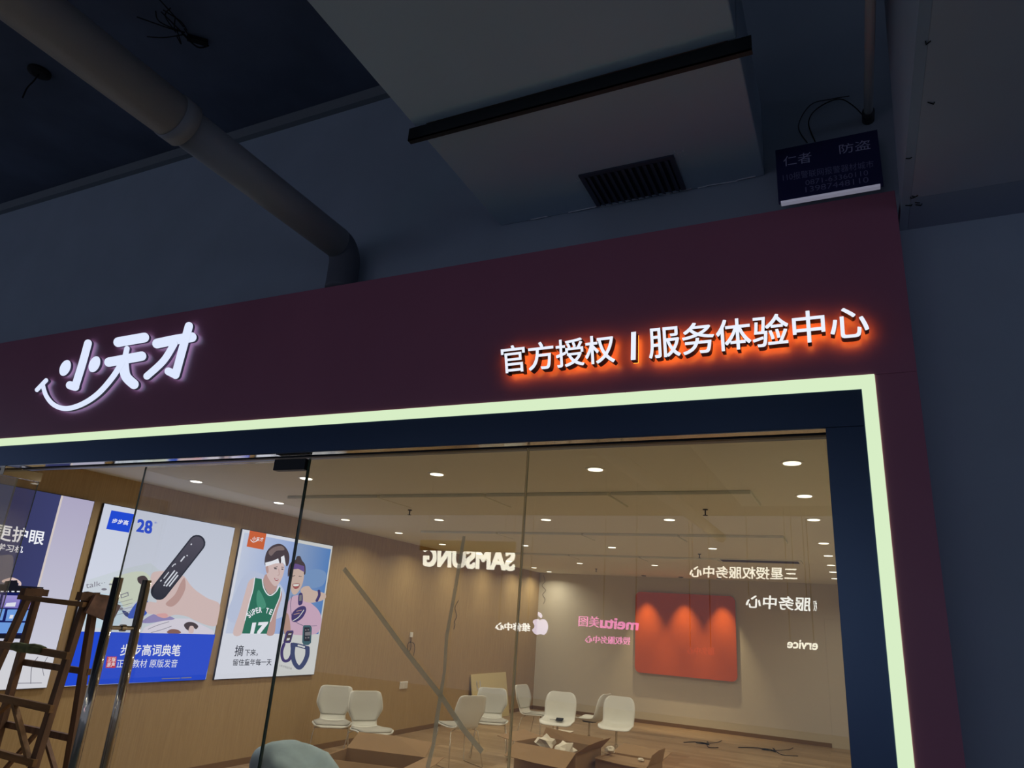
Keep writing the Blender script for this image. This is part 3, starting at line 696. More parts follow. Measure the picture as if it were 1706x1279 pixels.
p3.poly([(325, 470), (352, 480), (325, 600), (286, 720), (240, 892), (172, 890), (225, 720), (265, 580), (290, 500)], P_SKIN, name='arm_picture', smooth=4)
p3.poly([(532, 560), (545, 610), (505, 740), (486, 893), (425, 893), (455, 780), (500, 640)], P_SKIN2, name='arm_picture', smooth=4)
p3.poly([(430, 440), (500, 500), (505, 545), (470, 600), (425, 585), (398, 520), (405, 470)], P_SKIN2, name='neck_picture', smooth=4)
M_GRN = emis('print_green', (30, 112, 84), PE)
p3.poly([(336, 466), (398, 478), (412, 540), (440, 592), (470, 592), (508, 552), (520, 530), (536, 548), (528, 610), (488, 700), (455, 790), (428, 893), (240, 890), (268, 780), (300, 640), (322, 560)], M_GRN, name='jersey_picture')
p3.poly([(370, 560), (420, 660), (410, 700), (360, 690), (350, 610)], emis('print_green_light', (70, 150, 120), PE), smooth=5)
p3.line([(394, 478), (404, 540), (432, 590), (462, 600), (500, 570), (520, 532)], 7, P_TXT)
p3.line([(336, 466), (322, 560), (298, 645), (262, 790)], 6, P_TXT)
p3.line([(536, 548), (528, 610), (492, 700), (455, 800)], 5, P_TXT)
p3.poly([(425, 370), (470, 345), (540, 350), (562, 380), (556, 430), (538, 480), (505, 526), (478, 524), (445, 480), (428, 440)], P_SKIN, name='face_picture', smooth=4)
p3.poly([(418, 370), (436, 375), (440, 425), (424, 425)], P_SKIN2, smooth=4)
p3.poly([(414, 372), (412, 320), (430, 262), (470, 222), (525, 208), (570, 235), (597, 290), (596, 350), (580, 380), (566, 360), (556, 305), (480, 345), (446, 345)], P_HAIR, name='hair_picture', smooth=4)
p3.poly([(440, 270), (480, 235), (540, 225), (560, 255), (500, 262), (460, 300)], emis('print_hair_light', (128, 108, 104), PE), smooth=4)
p3.poly([(414, 352), (470, 338), (530, 312), (558, 296), (572, 378), (548, 352), (490, 358), (418, 382)], P_TXT, name='headband_picture')
p3.poly([(510, 300), (530, 290), (535, 345), (524, 356)], P_HAIR, smooth=3)
p3.many([[(478, 386), (506, 380), (508, 384), (480, 391)], [(536, 382), (556, 384), (555, 388), (536, 387)]], P_HAIR)
p3.many([[(q.x, q.y) for q in ell(492, 397, 12, 4, 0.1)], [(q.x, q.y) for q in ell(544, 401, 9, 4, 0.1)]], P_BLK)
p3.line([(516, 400), (520, 440), (508, 448)], 4, P_SKIN2)
p3.poly([(480, 468), (500, 474), (514, 478), (505, 492), (488, 486)], emis('print_lip', (176, 92, 92), PE), smooth=3)
p3.line([(487, 476), (506, 481)], 4, P_TXT)
def arc_text(s, P, pts, h, ma):
    n = len(s)
    for i, ch in enumerate(s):
        if ch == ' ': continue
        a = Vector(pts[0]).lerp(Vector(pts[1]), 0); 
        tt = (i + 0.5) / n; x = (1 - tt) ** 2 * pts[0][0] + 2 * tt * (1 - tt) * pts[1][0] + tt * tt * pts[2][0]; y = (1 - tt) ** 2 * pts[0][1] + 2 * tt * (1 - tt) * pts[1][1] + tt * tt * pts[2][1]
        dx = 2 * (1 - tt) * (pts[1][0] - pts[0][0]) + 2 * tt * (pts[2][0] - pts[1][0]); dy = 2 * (1 - tt) * (pts[1][1] - pts[0][1]) + 2 * tt * (pts[2][1] - pts[1][1])
        l = math.hypot(dx, dy); dx /= l; dy /= l; w_ = abs(pts[2][0] - pts[0][0]) / n * 0.42; hh = h / 2
        P.text(ch, [(x - dx * w_ + dy * hh, y - dy * w_ - dx * hh), (x + dx * w_ + dy * hh, y + dy * w_ - dx * hh), (x + dx * w_ - dy * hh, y + dy * w_ + dx * hh), (x - dx * w_ - dy * hh, y - dy * w_ + dx * hh)], ma, 0.03)
arc_text('SUPER TE', p3, ((276, 762), (352, 678), (468, 732)), 42, P_TXT)
p3.text('17', [(312, 808), (436, 800), (408, 893), (294, 893)], P_TXT, 0.06)
# second boy
p3.poly([(560, 740), (590, 640), (640, 600), (700, 610), (760, 660), (820, 720), (838, 800), (796, 893), (600, 893), (580, 820)], emis('print_shirt_pink', (222, 186, 222), PE), name='shirt_picture', smooth=4)
p3.poly([(560, 740), (585, 745), (600, 820), (598, 893), (556, 893), (552, 820)], P_SKIN2, name='arm_picture', smooth=4)
p3.poly([(584, 460), (584, 400), (605, 350), (640, 330), (650, 305), (675, 302), (690, 335), (714, 370), (714, 440), (690, 430), (620, 400)], P_HAIR, name='hair_picture', smooth=4)
p3.poly([(598, 430), (620, 395), (690, 405), (704, 440), (696, 500), (676, 550), (640, 594), (612, 580), (600, 520)], P_SKIN, name='face_picture', smooth=4)
p3.poly([(606, 372), (640, 358), (706, 378), (708, 424), (660, 398), (604, 404)], emis('print_purple', (112, 84, 160), PE), name='headband_picture')
p3.many([[(610, 452), (636, 448), (637, 452), (611, 457)], [(664, 452), (686, 455), (686, 459), (664, 456)]], P_HAIR)
p3.poly([(618, 514), (668, 510), (664, 540), (640, 552), (622, 540)], MATS['print_lip'], smooth=4); p3.poly([(622, 517), (664, 514), (658, 528), (628, 530)], P_TXT, smooth=4)
p3.line([(612, 600), (600, 680), (620, 780), (700, 830), (800, 830)], 3, MATS['print_navy'])
p3.poly([(676, 560), (700, 535), (740, 530), (770, 560), (860, 585), (864, 625), (800, 650), (740, 655), (700, 640), (690, 600)], P_SKIN, name='hand_picture', smooth=4)
p3.line([(816, 566), (818, 600), (800, 640)], 18, emis('print_dark_purple', (66, 50, 120), PE), 'wristband_picture')
p3.poly([(662, 590), (690, 586), (692, 650), (680, 672), (658, 668)], MATS['print_dark_purple'], smooth=3)
p3.poly([(666, 598), (686, 596), (684, 640), (664, 642)], MATS['print_grey'])
p3.poly([(608, 790), (612, 735), (660, 690), (706, 682), (718, 715), (690, 770), (640, 802)], MATS['print_dark_purple'], name='shoe_picture', smooth=4)
p3.line([(618, 792), (660, 765), (700, 712)], 6, P_W); p3.line([(625, 745), (665, 735)], 5, P_SKIN2); p3.line([(645, 720), (682, 712)], 5, P_SKIN2)
# watches
M_PW, M_NW, M_TW = MATS['print_dark_purple'], MATS['print_navy'], emis('print_teal', (60, 100, 116), PE)
p3.line([(548, 970), (532, 1020), (534, 1070), (552, 1098), (586, 1088), (608, 1040), (608, 970)], 20, M_PW, 'watch_strap_picture')
p3.poly([(572, 868), (618, 866), (620, 880), (600, 952), (590, 962), (546, 962), (543, 950), (562, 880)], M_PW, name='watch_picture')
p3.poly([(578, 880), (610, 878), (594, 946), (554, 950)], MATS['print_hair'])
p3.many([[(582, 890), (604, 888), (602, 898), (579, 900)], [(570, 925), (592, 923), (588, 940), (566, 942)]], P_W)
p3.line([(620, 975), (612, 1040), (626, 1110), (660, 1148), (694, 1120), (722, 1060), (726, 1000)], 30, M_NW, 'watch_strap_picture')
p3.line([(630, 975), (680, 985), (725, 1000)], 26, M_NW, 'watch_strap_picture'); p3.line([(656, 980), (700, 992)], 12, P_W)
p3.poly([(690, 838), (700, 826), (746, 826), (758, 845), (752, 960), (730, 978), (695, 975), (684, 955)], M_TW, name='watch_picture')
p3.poly([(700, 842), (742, 842), (744, 948), (696, 948)], P_BLK)
p3.many([[(706, 880), (748, 876), (748, 904), (706, 906)], [(706, 858), (716, 858), (716, 868), (706, 868)], [(724, 856), (736, 856), (736, 866), (724, 866)], [(706, 916), (716, 916), (716, 928), (706, 928)], [(724, 914), (738, 914), (738, 926), (724, 926)]], MATS['print_grey'])
p3.text('摘', [(176, 978), (242, 978), (228, 1062), (164, 1062)], P_BLK, 0.008); p3.text('下来，', [(248, 1008), (348, 1008), (342, 1060), (243, 1060)], P_BLK, 0.01)
p3.text('留住童年每一天', [(158, 1083), (452, 1080), (447, 1131), (152, 1133)], P_BLK, 0.01)
p3.text('小天才电话手表', [(508, 1120), (604, 1148), (602, 1166), (505, 1138)], MATS['print_grey'], 0.0)

# --- left poster: learning tablet
p1 = Poster('backlit poster of a learning tablet against navy and lilac, cut by the left photo edge', [(-150, -70), (1010, -96), (500, 1852), (-900, 1900)], 6.395, 0, 850, P_W) if False else None
a = on(158, 835, 0, WX + 0.024); b = on(78, 1140, 0, WX + 0.024)
def wl(x, y): return on(x, y, 0, WX + 0.024)
class P1(Poster):
    def __init__(s):
        s.zs, s.ox, s.oy = 1, 0, 0; s.k = 0
        s.y1 = (a.y + b.y) / 2; s.y0 = s.y1 - 1.62; s.zt = p2.zt; s.zb = p2.zb
        s.t = thing('light_box_poster', 'backlit poster of a learning tablet against navy and lilac, left of the pen poster', 'poster', (WX, (s.y0 + s.y1) / 2, s.zb))
        Geo().box((WX, s.y0 - 0.006, s.zb - 0.006), (WX + 0.022, s.y1 + 0.006, s.zt + 0.006), bev=0.002).build('frame', MATS['dark_alu_frame'], s.t)
        Geo().box((WX + 0.022, s.y0, s.zb), (WX + 0.0235, s.y1, s.zt)).build('sheet', grad('paper_lilac', (212, 214, 226), (178, 172, 200), 'Z', PE), s.t)
p1 = P1()
ytop = wl(103, 822).y; ybot = wl(62, 977).y
def Y3(pts, ma, name='print'):   # polygon given on the wall as (y, z)
    p1.k += 1; v = [Vector((WX + 0.0236 + 0.0006 * p1.k, min(max(y, p1.y0), p1.y1), min(max(z, p1.zb), p1.zt))) for y, z in pts]
    return mesh(name, v, [tuple(range(len(v)))], ma, p1.t)
M_DN = grad('print_deep_navy', (46, 42, 66), (62, 66, 112), 'Y', PE)
Y3([(p1.y0, wl(30, 985).z), (ybot, wl(62, 978).z), (ytop, p1.zt), (p1.y0, p1.zt)], M_DN, 'dark_background')
Y3([(ybot, wl(62, 978).z), (ybot + 0.018, wl(62, 978).z), (ytop + 0.018, p1.zt), (ytop, p1.zt)], emis('print_cream', (216, 204, 200), PE))
Y3([(p1.y0, p1.zb), (p1.y1, p1.zb), (p1.y1, wl(90, 1085).z), (p1.y0, wl(20, 1085).z)], emis('print_floor_white', (214, 214, 220), PE))
p1.poly([(0, 925), (22, 928), (12, 975), (-20, 990), (-20, 925)], emis('print_person_grey', (104, 100, 116), PE), smooth=4)
p1.text('更护眼', [(-6, 871), (76, 885), (71, 908), (-10, 899)], P_TXT, 0.014)
p1.text('学习机', [(-4, 904), (40, 910), (37, 921), (-8, 917)], P_TXT, 0.01)
p1.line([(5, 968), (20, 964), (32, 970), (32, 976)], 4, P_SKIN)
p1.poly([(8, 968), (28, 966), (30, 977), (6, 977)], P_BLK)
Y3([(p1.y0, wl(20, 1061).z), (wl(45, 1064).y, wl(45, 1064).z), (wl(72, 978).y, wl(72, 978).z), (p1.y0, wl(20, 974).z)], P_BLK, 'tablet_picture')
p1.many([[(-30, 1061), (-30, 984), (56, 989), (38, 1057), (-30, 1055)]], emis('print_screen_navy', (24, 30, 92), PE))
M_TL1 = grad('tile_purple', (120, 110, 190), (160, 150, 212), 'Z', PE); M_TL2 = emis('tile_blue', (112, 158, 226), PE)
p1.many([[(-22, 989), (1, 990), (-5, 1013), (-28, 1012)], [(5, 991), (35, 992), (29, 1013), (0, 1012)], [(38, 992), (54, 993), (48, 1014), (33, 1013)]], M_TL1, 'tile')
p1.many([[(-18, 1014), (8, 1014), (3, 1033), (-22, 1033)], [(12, 1015), (28, 1015), (24, 1034), (8, 1034)], [(32, 1015), (47, 1016), (42, 1034), (28, 1034)]], M_TL2, 'tile')
p1.many([[(-24, 1036), (41, 1037), (36, 1054), (-28, 1055)]], M_TL2, 'tile')
p1.many([[(10, 1004), (26, 1003), (24, 1010), (7, 1010)], [(16, 1024), (22, 1024), (20, 1030), (14, 1030)]], P_W)
p1.many([[(x, 984), (x + 5, 984), (x + 5, 986), (x, 986)] for x in (-8, 0, 9, 18, 27, 40, 50)], P_W)
p1.line([(62, 1094), (52, 1110), (50, 1138)], 1.2, MATS['print_grey']); p1.line([(78, 1094), (70, 1110), (72, 1125)], 1, MATS['print_grey'])
p1.line([(14, 1138), (68, 1137)], 1, MATS['print_grey'])

# ================================================================== WALL FITTINGS
p = on(672, 1141, 0, WX)
t = thing('wall_socket', 'double white wall socket plate on the wood wall beyond the white chairs', 'socket', (WX, p.y, p.z))
Geo().box((0, -0.105, -0.05), (0.01, 0.105, 0.05), bev=0.003).build('plate', M_WHITE, t, local=True)
for s in (-1, 1):
    Geo().box((0.01, s * 0.052 - 0.043, -0.042), (0.013, s * 0.052 + 0.043, 0.042), bev=0.001).build('socket_face', mat('socket_face', (214, 208, 196), 0.4), t, local=True)
p = on(684, 1057, 0, WX)
t = thing('hanging_cable', 'small white cable box with a looped cable on the wood wall', 'cable', (WX, p.y, p.z))
Geo().box((0, -0.025, -0.035), (0.03, 0.025, 0.035), bev=0.004).build('cable_box', M_WHITE, t, local=True)
pts = [(0.015, 0.0, -0.03), (0.02, 0.0, -0.10)] + [(0.02, -0.03 + 0.045 * math.sin(a), -0.17 + 0.07 * math.cos(a)) for a in [i * 0.7 for i in range(9)]] + [(0.02, 0.08, -0.12), (0.02, 0.13, -0.2), (0.015, 0.12, -0.30)]
Geo().tube(spline(pts, 4), 0.004, 6).build('looped_cable', M_SPK, t, local=True, smooth=True)
pts = [on(*q, 0, WX + 0.008) for q in ((764, 1000), (758, 1012), (761, 1026), (757, 1035), (758, 1040), (756, 1048))]
tag(Geo().tube(spline(pts, 5), 0.004, 6).build('loose_wire', M_SPK, smooth=True), 'thin loose dark wire hanging down the middle of the wood wall', 'wire')
pts = [on(*q, 1, BY - 0.01) for q in ((905, 958), (908, 968), (903, 975), (909, 983), (904, 990), (908, 998), (905, 1006))]
tag(Geo().tube(spline(pts, 5), 0.005, 6).build('loose_wire', mat('grey_wire', (120, 112, 96), 0.6), smooth=True), 'wavy grey wire hanging in the back corner under the ceiling', 'wire')
# board leaning against the wood wall
ya, yb = on(783, 1125, 0, WX)[1], on(841, 1120, 0, WX)[1]; zt = on(810, 1123, 0, WX)[2]
t = thing('leaning_board', 'cream printed board leaning on the wood wall behind the fourth white chair', 'board', (WX, (ya + yb) / 2, 0))
g = Geo(); g.add([(WX + 0.14, ya, 0.0), (WX + 0.16, ya, 0.004), (WX + 0.02, ya, zt + 0.02), (WX + 0.002, ya, zt + 0.016), (WX + 0.14, yb, 0.0), (WX + 0.16, yb, 0.004), (WX + 0.02, yb, zt + 0.02), (WX + 0.002, yb, zt + 0.016)],
    [(0, 1, 2, 3), (7, 6, 5, 4), (1, 5, 6, 2), (0, 3, 7, 4), (3, 2, 6, 7), (0, 4, 5, 1)])
g.build('panel', mat('cream_board', (206, 190, 138), 0.6), t)
def bq(y, z): return Vector((WX + 0.0225 + (zt + 0.02 - z) * 0.14 / (zt + 0.016), y, z))
v, f = text_quad('U', [bq(ya + 0.17, zt - 0.09), bq(ya + 0.33, zt - 0.09), bq(ya + 0.33, zt - 0.24), bq(ya + 0.17, zt - 0.24)], 0.02)
mesh('lettering', v, f, M_WHITE, t)

# ================================================================== CHAIRS
def shell(rows, nx, th, nrm=-1, smooth_rows=5):
    """rows: (y, z, halfwidth, curl); closed thick surface"""
    R4 = [Vector((y, z, w)) for y, z, w, c in rows]; cs = spline([(c, 0, 0) for *_, c in rows], smooth_rows)
    S = spline(R4, smooth_rows); v = []; K = len(S)
    N = []
    for i, p in enumerate(S):
        d = S[min(i + 1, K - 1)] - S[max(i - 1, 0)]; N.append(Vector((-d.y, d.x)).normalized())   # in (y,z)
    def layer(o):
        for i, p in enumerate(S):
            for j in range(nx + 1):
                s = -1 + 2 * j / nx
                cc = cs[i].x * abs(s) ** 2.2 + o
                v.append((s * max(p.z, 0.004), p.x + N[i].x * cc, p.y + N[i].y * cc))
    layer(0); layer(-th)
    f = []; n1 = nx + 1; off = K * n1
    for i in range(K - 1):
        for j in range(nx):
            q = (i * n1 + j, i * n1 + j + 1, (i + 1) * n1 + j + 1, (i + 1) * n1 + j)
            f.append(q); f.append(tuple(off + k for k in reversed(q)))
    for i in range(K - 1):
        for j in (0, nx):
            a, b = i * n1 + j, (i + 1) * n1 + j; q = (a, b, b + off, a + off); f.append(q if j == 0 else q[::-1])
    for i in (0, K - 1):
        for j in range(nx):
            a, b = i * n1 + j, i * n1 + j + 1; q = (a, a + off, b + off, b); f.append(q if i == 0 else q[::-1])
    return v, f
M_SHELL = mat('white_chair_shell', (226, 224, 212), 0.35)
M_PAD = mat('pale_grey_seat_fabric', (170, 166, 154), 0.9, noise=(60, 0.05, (1, 1, 1)))
M_PAD2 = mat('pale_back_fabric', (200, 198, 188), 0.85)
M_WIRE = mat('pale_metal_wire', (215, 208, 190), 0.25, metal=0.8)
BACKROWS = [(0.185, 0.445, 0.150, 0.01), (0.215, 0.50, 0.150, 0.02), (0.232, 0.56, 0.185, 0.03), (0.245, 0.615, 0.212, 0.035), (0.262, 0.70, 0.205, 0.03), (0.280, 0.775, 0.188, 0.02), (0.284, 0.797, 0.165, 0.015), (0.286, 0.806, 0.12, 0.01)]
SEATROWS = [(-0.245, 0.412, 0.12, 0.0), (-0.235, 0.432, 0.185, 0.0), (-0.19, 0.447, 0.215, 0.01), (-0.05, 0.430, 0.225, 0.02), (0.08, 0.420, 0.20, 0.02), (0.15, 0.426, 0.165, 0.02), (0.186, 0.446, 0.150, 0.015)]
def pad(rows, sc, lift, th):
    rr = [(y, z, w * sc, c) for y, z, w, c in rows]; v, f = shell(rr, 8, th); return v, f
def make_wire_chair(label):
    t = thing('wire_leg_chair', label, 'chair', (0, 0, 0), 0, 'white chairs with thin wire legs')
    v, f = shell(BACKROWS, 10, 0.012); mesh('backrest', v, f, M_SHELL, t, local=True, smooth=True)
    v, f = shell(SEATROWS, 10, 0.014); mesh('seat', v, f, M_SHELL, t, local=True, smooth=True)
    rows = [(y, z + 0.012, w * 0.93, c) for y, z, w, c in SEATROWS[1:-1]]
    v, f = shell(rows, 8, 0.011); mesh('seat_pad', v, f, M_PAD, t, local=True, smooth=True)
    rows = [(y - 0.010, z, w * 0.94, c) for y, z, w, c in BACKROWS[1:-1]]
    v, f = shell(rows, 8, 0.009); mesh('back_pad', v, f, M_PAD2, t, local=True, smooth=True)
    for s in (-1, 1):
        pts = [(s * 0.12, -0.14, 0.425), (s * 0.19, -0.17, 0.40), (s * 0.235, -0.215, 0.012), (s * 0.235, -0.18, 0.006), (s * 0.235, 0.20, 0.006), (s * 0.235, 0.225, 0.012), (s * 0.19, 0.13, 0.39), (s * 0.12, 0.11, 0.412)]
        Geo().tube(pts, 0.006, 8).build('sled_leg', M_WIRE, t, local=True, smooth=True)
    Geo().tube([(-0.19, -0.17, 0.398), (0.19, -0.17, 0.398)], 0.005, 8).build('crossbar', M_WIRE, t, local=True)
    return t
def make_bucket_chair(label):
    t = thing('pedestal_chair', label, 'chair', (0, 0, 0), 0, 'white pedestal shell chairs')
    rows = [(-0.225, 0.425, 0.15, 0.0), (-0.215, 0.44, 0.20, 0.01), (-0.15, 0.45, 0.225, 0.03), (0.0, 0.435, 0.225, 0.045), (0.12, 0.44, 0.215, 0.05), (0.18, 0.475, 0.21, 0.05), (0.215, 0.55, 0.215, 0.05), (0.235, 0.64, 0.218, 0.045), (0.25, 0.73, 0.205, 0.035), (0.26, 0.785, 0.17, 0.02), (0.265, 0.806, 0.12, 0.01)]
    v, f = shell(rows, 12, 0.012); mesh('shell', v, f, M_SHELL, t, local=True, smooth=True)
    Geo().lathe([(0.10, 0.415), (0.10, 0.425), (0.03, 0.428)], n=16).build('seat_mount', M_DARKM, t, local=True)
    Geo().lathe([(0.022, 0.07), (0.022, 0.24), (0.014, 0.245), (0.014, 0.42)], n=14).build('pedestal', M_WIRE, t, local=True)
    for k in range(4):
        a = math.pi / 4 + k * math.pi / 2
        g = Geo().beam((0, 0, 0.075), (0.26 * math.cos(a), 0.26 * math.sin(a), 0.02), 0.03, 0.024, w2=0.022, h2=0.016)
        g.lathe([(0.014, 0.0), (0.014, 0.02)], c=(0.255 * math.cos(a), 0.255 * math.sin(a), 0), n=10)
        g.build('base_leg', M_WIRE, t, local=True)
    return t
def seatpos(px, py, z=0.43): p = on(px, py, 2, z); return (p.x, p.y, 0)
# rz: chair front looks towards -Y at 0; +90 deg turns it towards +X
chairs_a = [((553, 1204), 38, 'white wire-legged chair nearest the posters, the left one of the front pair'),
            ((615, 1216), 55, 'white wire-legged chair overlapping the left one, right of the front pair'),
            ((765, 1209), 240, 'white wire-legged chair seen from behind, under the crossed frosted strips'),
            ((818, 1200), 28, 'white wire-legged chair in front of the cream leaning board'),
            ((893, 1190), 85, 'white wire-legged chair in side view by the corner of the wood wall')]
pa = None
for (px, py), rz, lab in chairs_a:
    if pa is None:
        pa = make_wire_chair(lab); pa.location = seatpos(px, py); pa.rotation_euler = (0, 0, math.radians(rz))
    else: dup(pa, seatpos(px, py), math.radians(rz), lab)
pb = None; bchairs = []
for (px, py), rz, lab in [((929, 1205), 12, 'white pedestal chair carrying a small black device, behind the open cartons'),
                          ((982, 1200), -95, 'white pedestal chair turned sideways between the two facing ones'),
                          ((1027, 1213), 8, 'white pedestal chair furthest right, facing the glass')]:
    if pb is None:
        pb = make_bucket_chair(lab); pb.location = seatpos(px, py); pb.rotation_euler = (0, 0, math.radians(rz)); bchairs.append(pb)
    else: bchairs.append(dup(pb, seatpos(px, py), math.radians(rz), lab))
p = on(932, 1201, 2, 0.448)
t = thing('black_device', 'small black device with a short cable lying on the seat of a white pedestal chair', 'device', (p.x, p.y, 0.452), math.radians(12))
g = Geo().beam((0, -0.05, 0.008), (0, 0.05, 0.028), 0.095, 0.010); g.build('body', M_SPK, t, local=True)
Geo().tube(spline([(-0.05, -0.02, 0.01), (-0.09, 0.01, 0.008), (-0.13, -0.02, 0.008)], 4), 0.003, 6).build('cable', M_SPK, t, local=True)

# ================================================================== CARTONS, PAPER, CABLES
def carton(label, loc, rz, w, d, h, flaps, inside=True):
    t = thing('open_carton', label, 'box', loc, rz)
    g = Geo(); th = 0.006
    g.box((-w / 2, -d / 2, 0), (w / 2, d / 2, th)); g.box((-w / 2, -d / 2, 0), (w / 2, -d / 2 + th, h)); g.box((-w / 2, d / 2 - th, 0), (w / 2, d / 2, h))
    g.box((-w / 2, -d / 2 + th, 0), (-w / 2 + th, d / 2 - th, h)); g.box((w / 2 - th, -d / 2 + th, 0), (w / 2, d / 2 - th, h))
    g.build('box_body', M_CARD, t, local=True)
    for side, ang, ln in flaps:      # ang: 0 = straight out, 90 = up, -60 = hanging
        a = math.radians(ang)
        if side in 'fb':
            s = -1 if side == 'f' else 1; y = s * d / 2; e = (0, s * math.cos(a) * ln, math.sin(a) * ln)
            c = [(-w / 2, y, h), (w / 2, y, h), (w / 2 - 0.01, y + e[1] + 0.015, h + e[2] - 0.01), (-w / 2 + 0.015, y + e[1], h + e[2] + 0.01)]
        else:
            s = -1 if side == 'l' else 1; x = s * w / 2; e = (s * math.cos(a) * ln, 0, math.sin(a) * ln)
            c = [(x, -d / 2, h), (x, d / 2, h), (x + e[0] - 0.01, d / 2 - 0.015, h + e[2] + 0.012), (x + e[0], -d / 2 + 0.01, h + e[2] - 0.01)]
        c = [Vector(p) for p in c]; n = (c[1] - c[0]).cross(c[3] - c[0]).normalized() * 0.005
        mid = [(c[0] + c[1]) / 2 + Vector((0, 0, 0.0)), (c[2] + c[3]) / 2 + Vector((0, 0, random.uniform(-.015, .015)))]
        v = [c[0], mid[0], c[1], c[2], mid[1], c[3]]; v = v + [p + n for p in v]
        f = [(0, 1, 4, 5), (1, 2, 3, 4), (11, 10, 7, 6), (10, 9, 8, 7), (0, 6, 7, 1), (1, 7, 8, 2), (2, 8, 9, 3), (3, 9, 10, 4), (4, 10, 11, 5), (5, 11, 6, 0)]
        mesh('flap', v, f, M_CARD, t, local=True)
    return t
def crumple(name, label, loc, r, sq=0.7, ma=None, parent=None):
    bm = bmesh.new(); bmesh.ops.create_icosphere(bm, subdivisions=2, radius=r)
    for v in bm.verts: v.co *= random.uniform(0.6, 1.25); v.co.z *= sq
    z = min(v.co.z for v in bm.verts)
    g = Geo().add([(v.co.x, v.co.y, v.co.z - z) for v in bm.verts], [[v.index for v in f.verts] for f in bm.faces]); bm.free()
    o = g.build(name, ma or M_PAPER, parent, local=True); o.location = loc
    return o
# A: left, by the person
hA = 0.46; p = on(622, 1262, 2, hA)
cA = carton('open cardboard box beside the bending person', (p.x, p.y, 0), math.radians(12), 0.78, 0.55, hA, [('f', -50, 0.24), ('b', 28, 0.22), ('r', 5, 0.2), ('l', -40, 0.2)])
hB = 0.50; p = on(930, 1240, 2, hB)
cB = carton('big open cardboard box with crumpled paper, under the phone chair', (p.x, p.y, 0), math.radians(-8), 0.72, 0.56, hB, [('f', -28, 0.24), ('l', 8, 0.24), ('r', 38, 0.16), ('b', 60, 0.10)])
tag(crumple('packing_paper', '', (p.x - 0.17, p.y + 0.08, hB - 0.10), 0.11), 'crumpled cream packing paper sticking up at the left in the big open box', 'paper')
tag(crumple('packing_paper', '', (p.x + 0.10, p.y - 0.02, hB - 0.13), 0.12), 'crumpled cream packing paper lying low in the middle of the big open box', 'paper')
hC = 0.44; p = on(1048, 1264, 2, hC)
cC = carton('closed-flap brown cardboard box right of the big open one', (p.x, p.y, 0), math.radians(-6), 0.56, 0.42, hC, [('f', -12, 0.05), ('b', 10, 0.3), ('r', 70, 0.12)])
Geo().box((-0.275, -0.205, hC - 0.02), (0.275, 0.205, hC - 0.012)).build('top_flap', M_CARD, cC, local=True)
tag(crumple('paper_scrap', '', (p.x - 0.24, p.y + 0.12, hC - 0.01), 0.05, 0.8), 'white torn paper scrap between the two right-hand cartons', 'paper')
tag(crumple('paper_scrap', '', (p.x + 0.12, p.y + 0.02, hC - 0.01), 0.035, 0.5), 'small pale scrap lying on top of the right-hand carton', 'paper')
# paper sheets on the floor below chairs
for (px, py), lab, s in (((933, 1218), 'white paper sheet on the floor under the chair with the black device', 0.16), ((975, 1197), 'white paper sheet on the floor behind the sideways pedestal chair', 0.12)):
    p = on(px, py, 2, 0.0); g = Geo(); n = 5
    v = []
    for i in range(n):
        for j in range(n): v.append((p.x + (i / 4 - .5) * 2.4 * s, p.y + (j / 4 - .5) * 2 * s, 0.004 + random.uniform(0, .012)))
    for z in (0.002,): v += [(a_, b_, c_ + z) for a_, b_, c_ in v[:n * n]]
    f = [(i * n + j, (i + 1) * n + j, (i + 1) * n + j + 1, i * n + j + 1) for i in range(n - 1) for j in range(n - 1)]
    f += [tuple(k + n * n for k in reversed(q)) for q in f]
    tag(mesh('paper_sheet', v, f, M_PAPER), lab, 'paper')
def floor_cable(cx, cy, seed, lab, ln):
    rnd = random.Random(seed); g = Geo()
    c = on(cx, cy, 2, 0.006)
    pts = [c + Vector((-ln, -0.1, 0)), c + Vector((-ln * 0.4, 0.15, 0))] + [c + Vector((0.10 * math.cos(a), 0.12 * math.sin(a), 0.004 * a)) for a in [k * 0.8 for k in range(10)]] + [c + Vector((ln * 0.5, -0.25, 0)), c + Vector((ln, -0.15, 0))]
    g.tube(spline(pts, 4), 0.006, 6)
    pts = [c + Vector((ln * 0.2, 0.05, 0.008)), c + Vector((ln * 0.6, 0.4, 0.004)), c + Vector((ln * 0.7, 0.7, 0.004))]
    g.tube(spline(pts, 4), 0.005, 6)
    tag(g.build('floor_cable', M_SPK, smooth=True), lab, 'cable')
floor_cable(1170, 1239, 3, 'dark coiled cable end on the floor below the red panel', 0.28)
floor_cable(1280, 1250, 5, 'dark cable curls on the floor further right near the back wall door', 0.45)

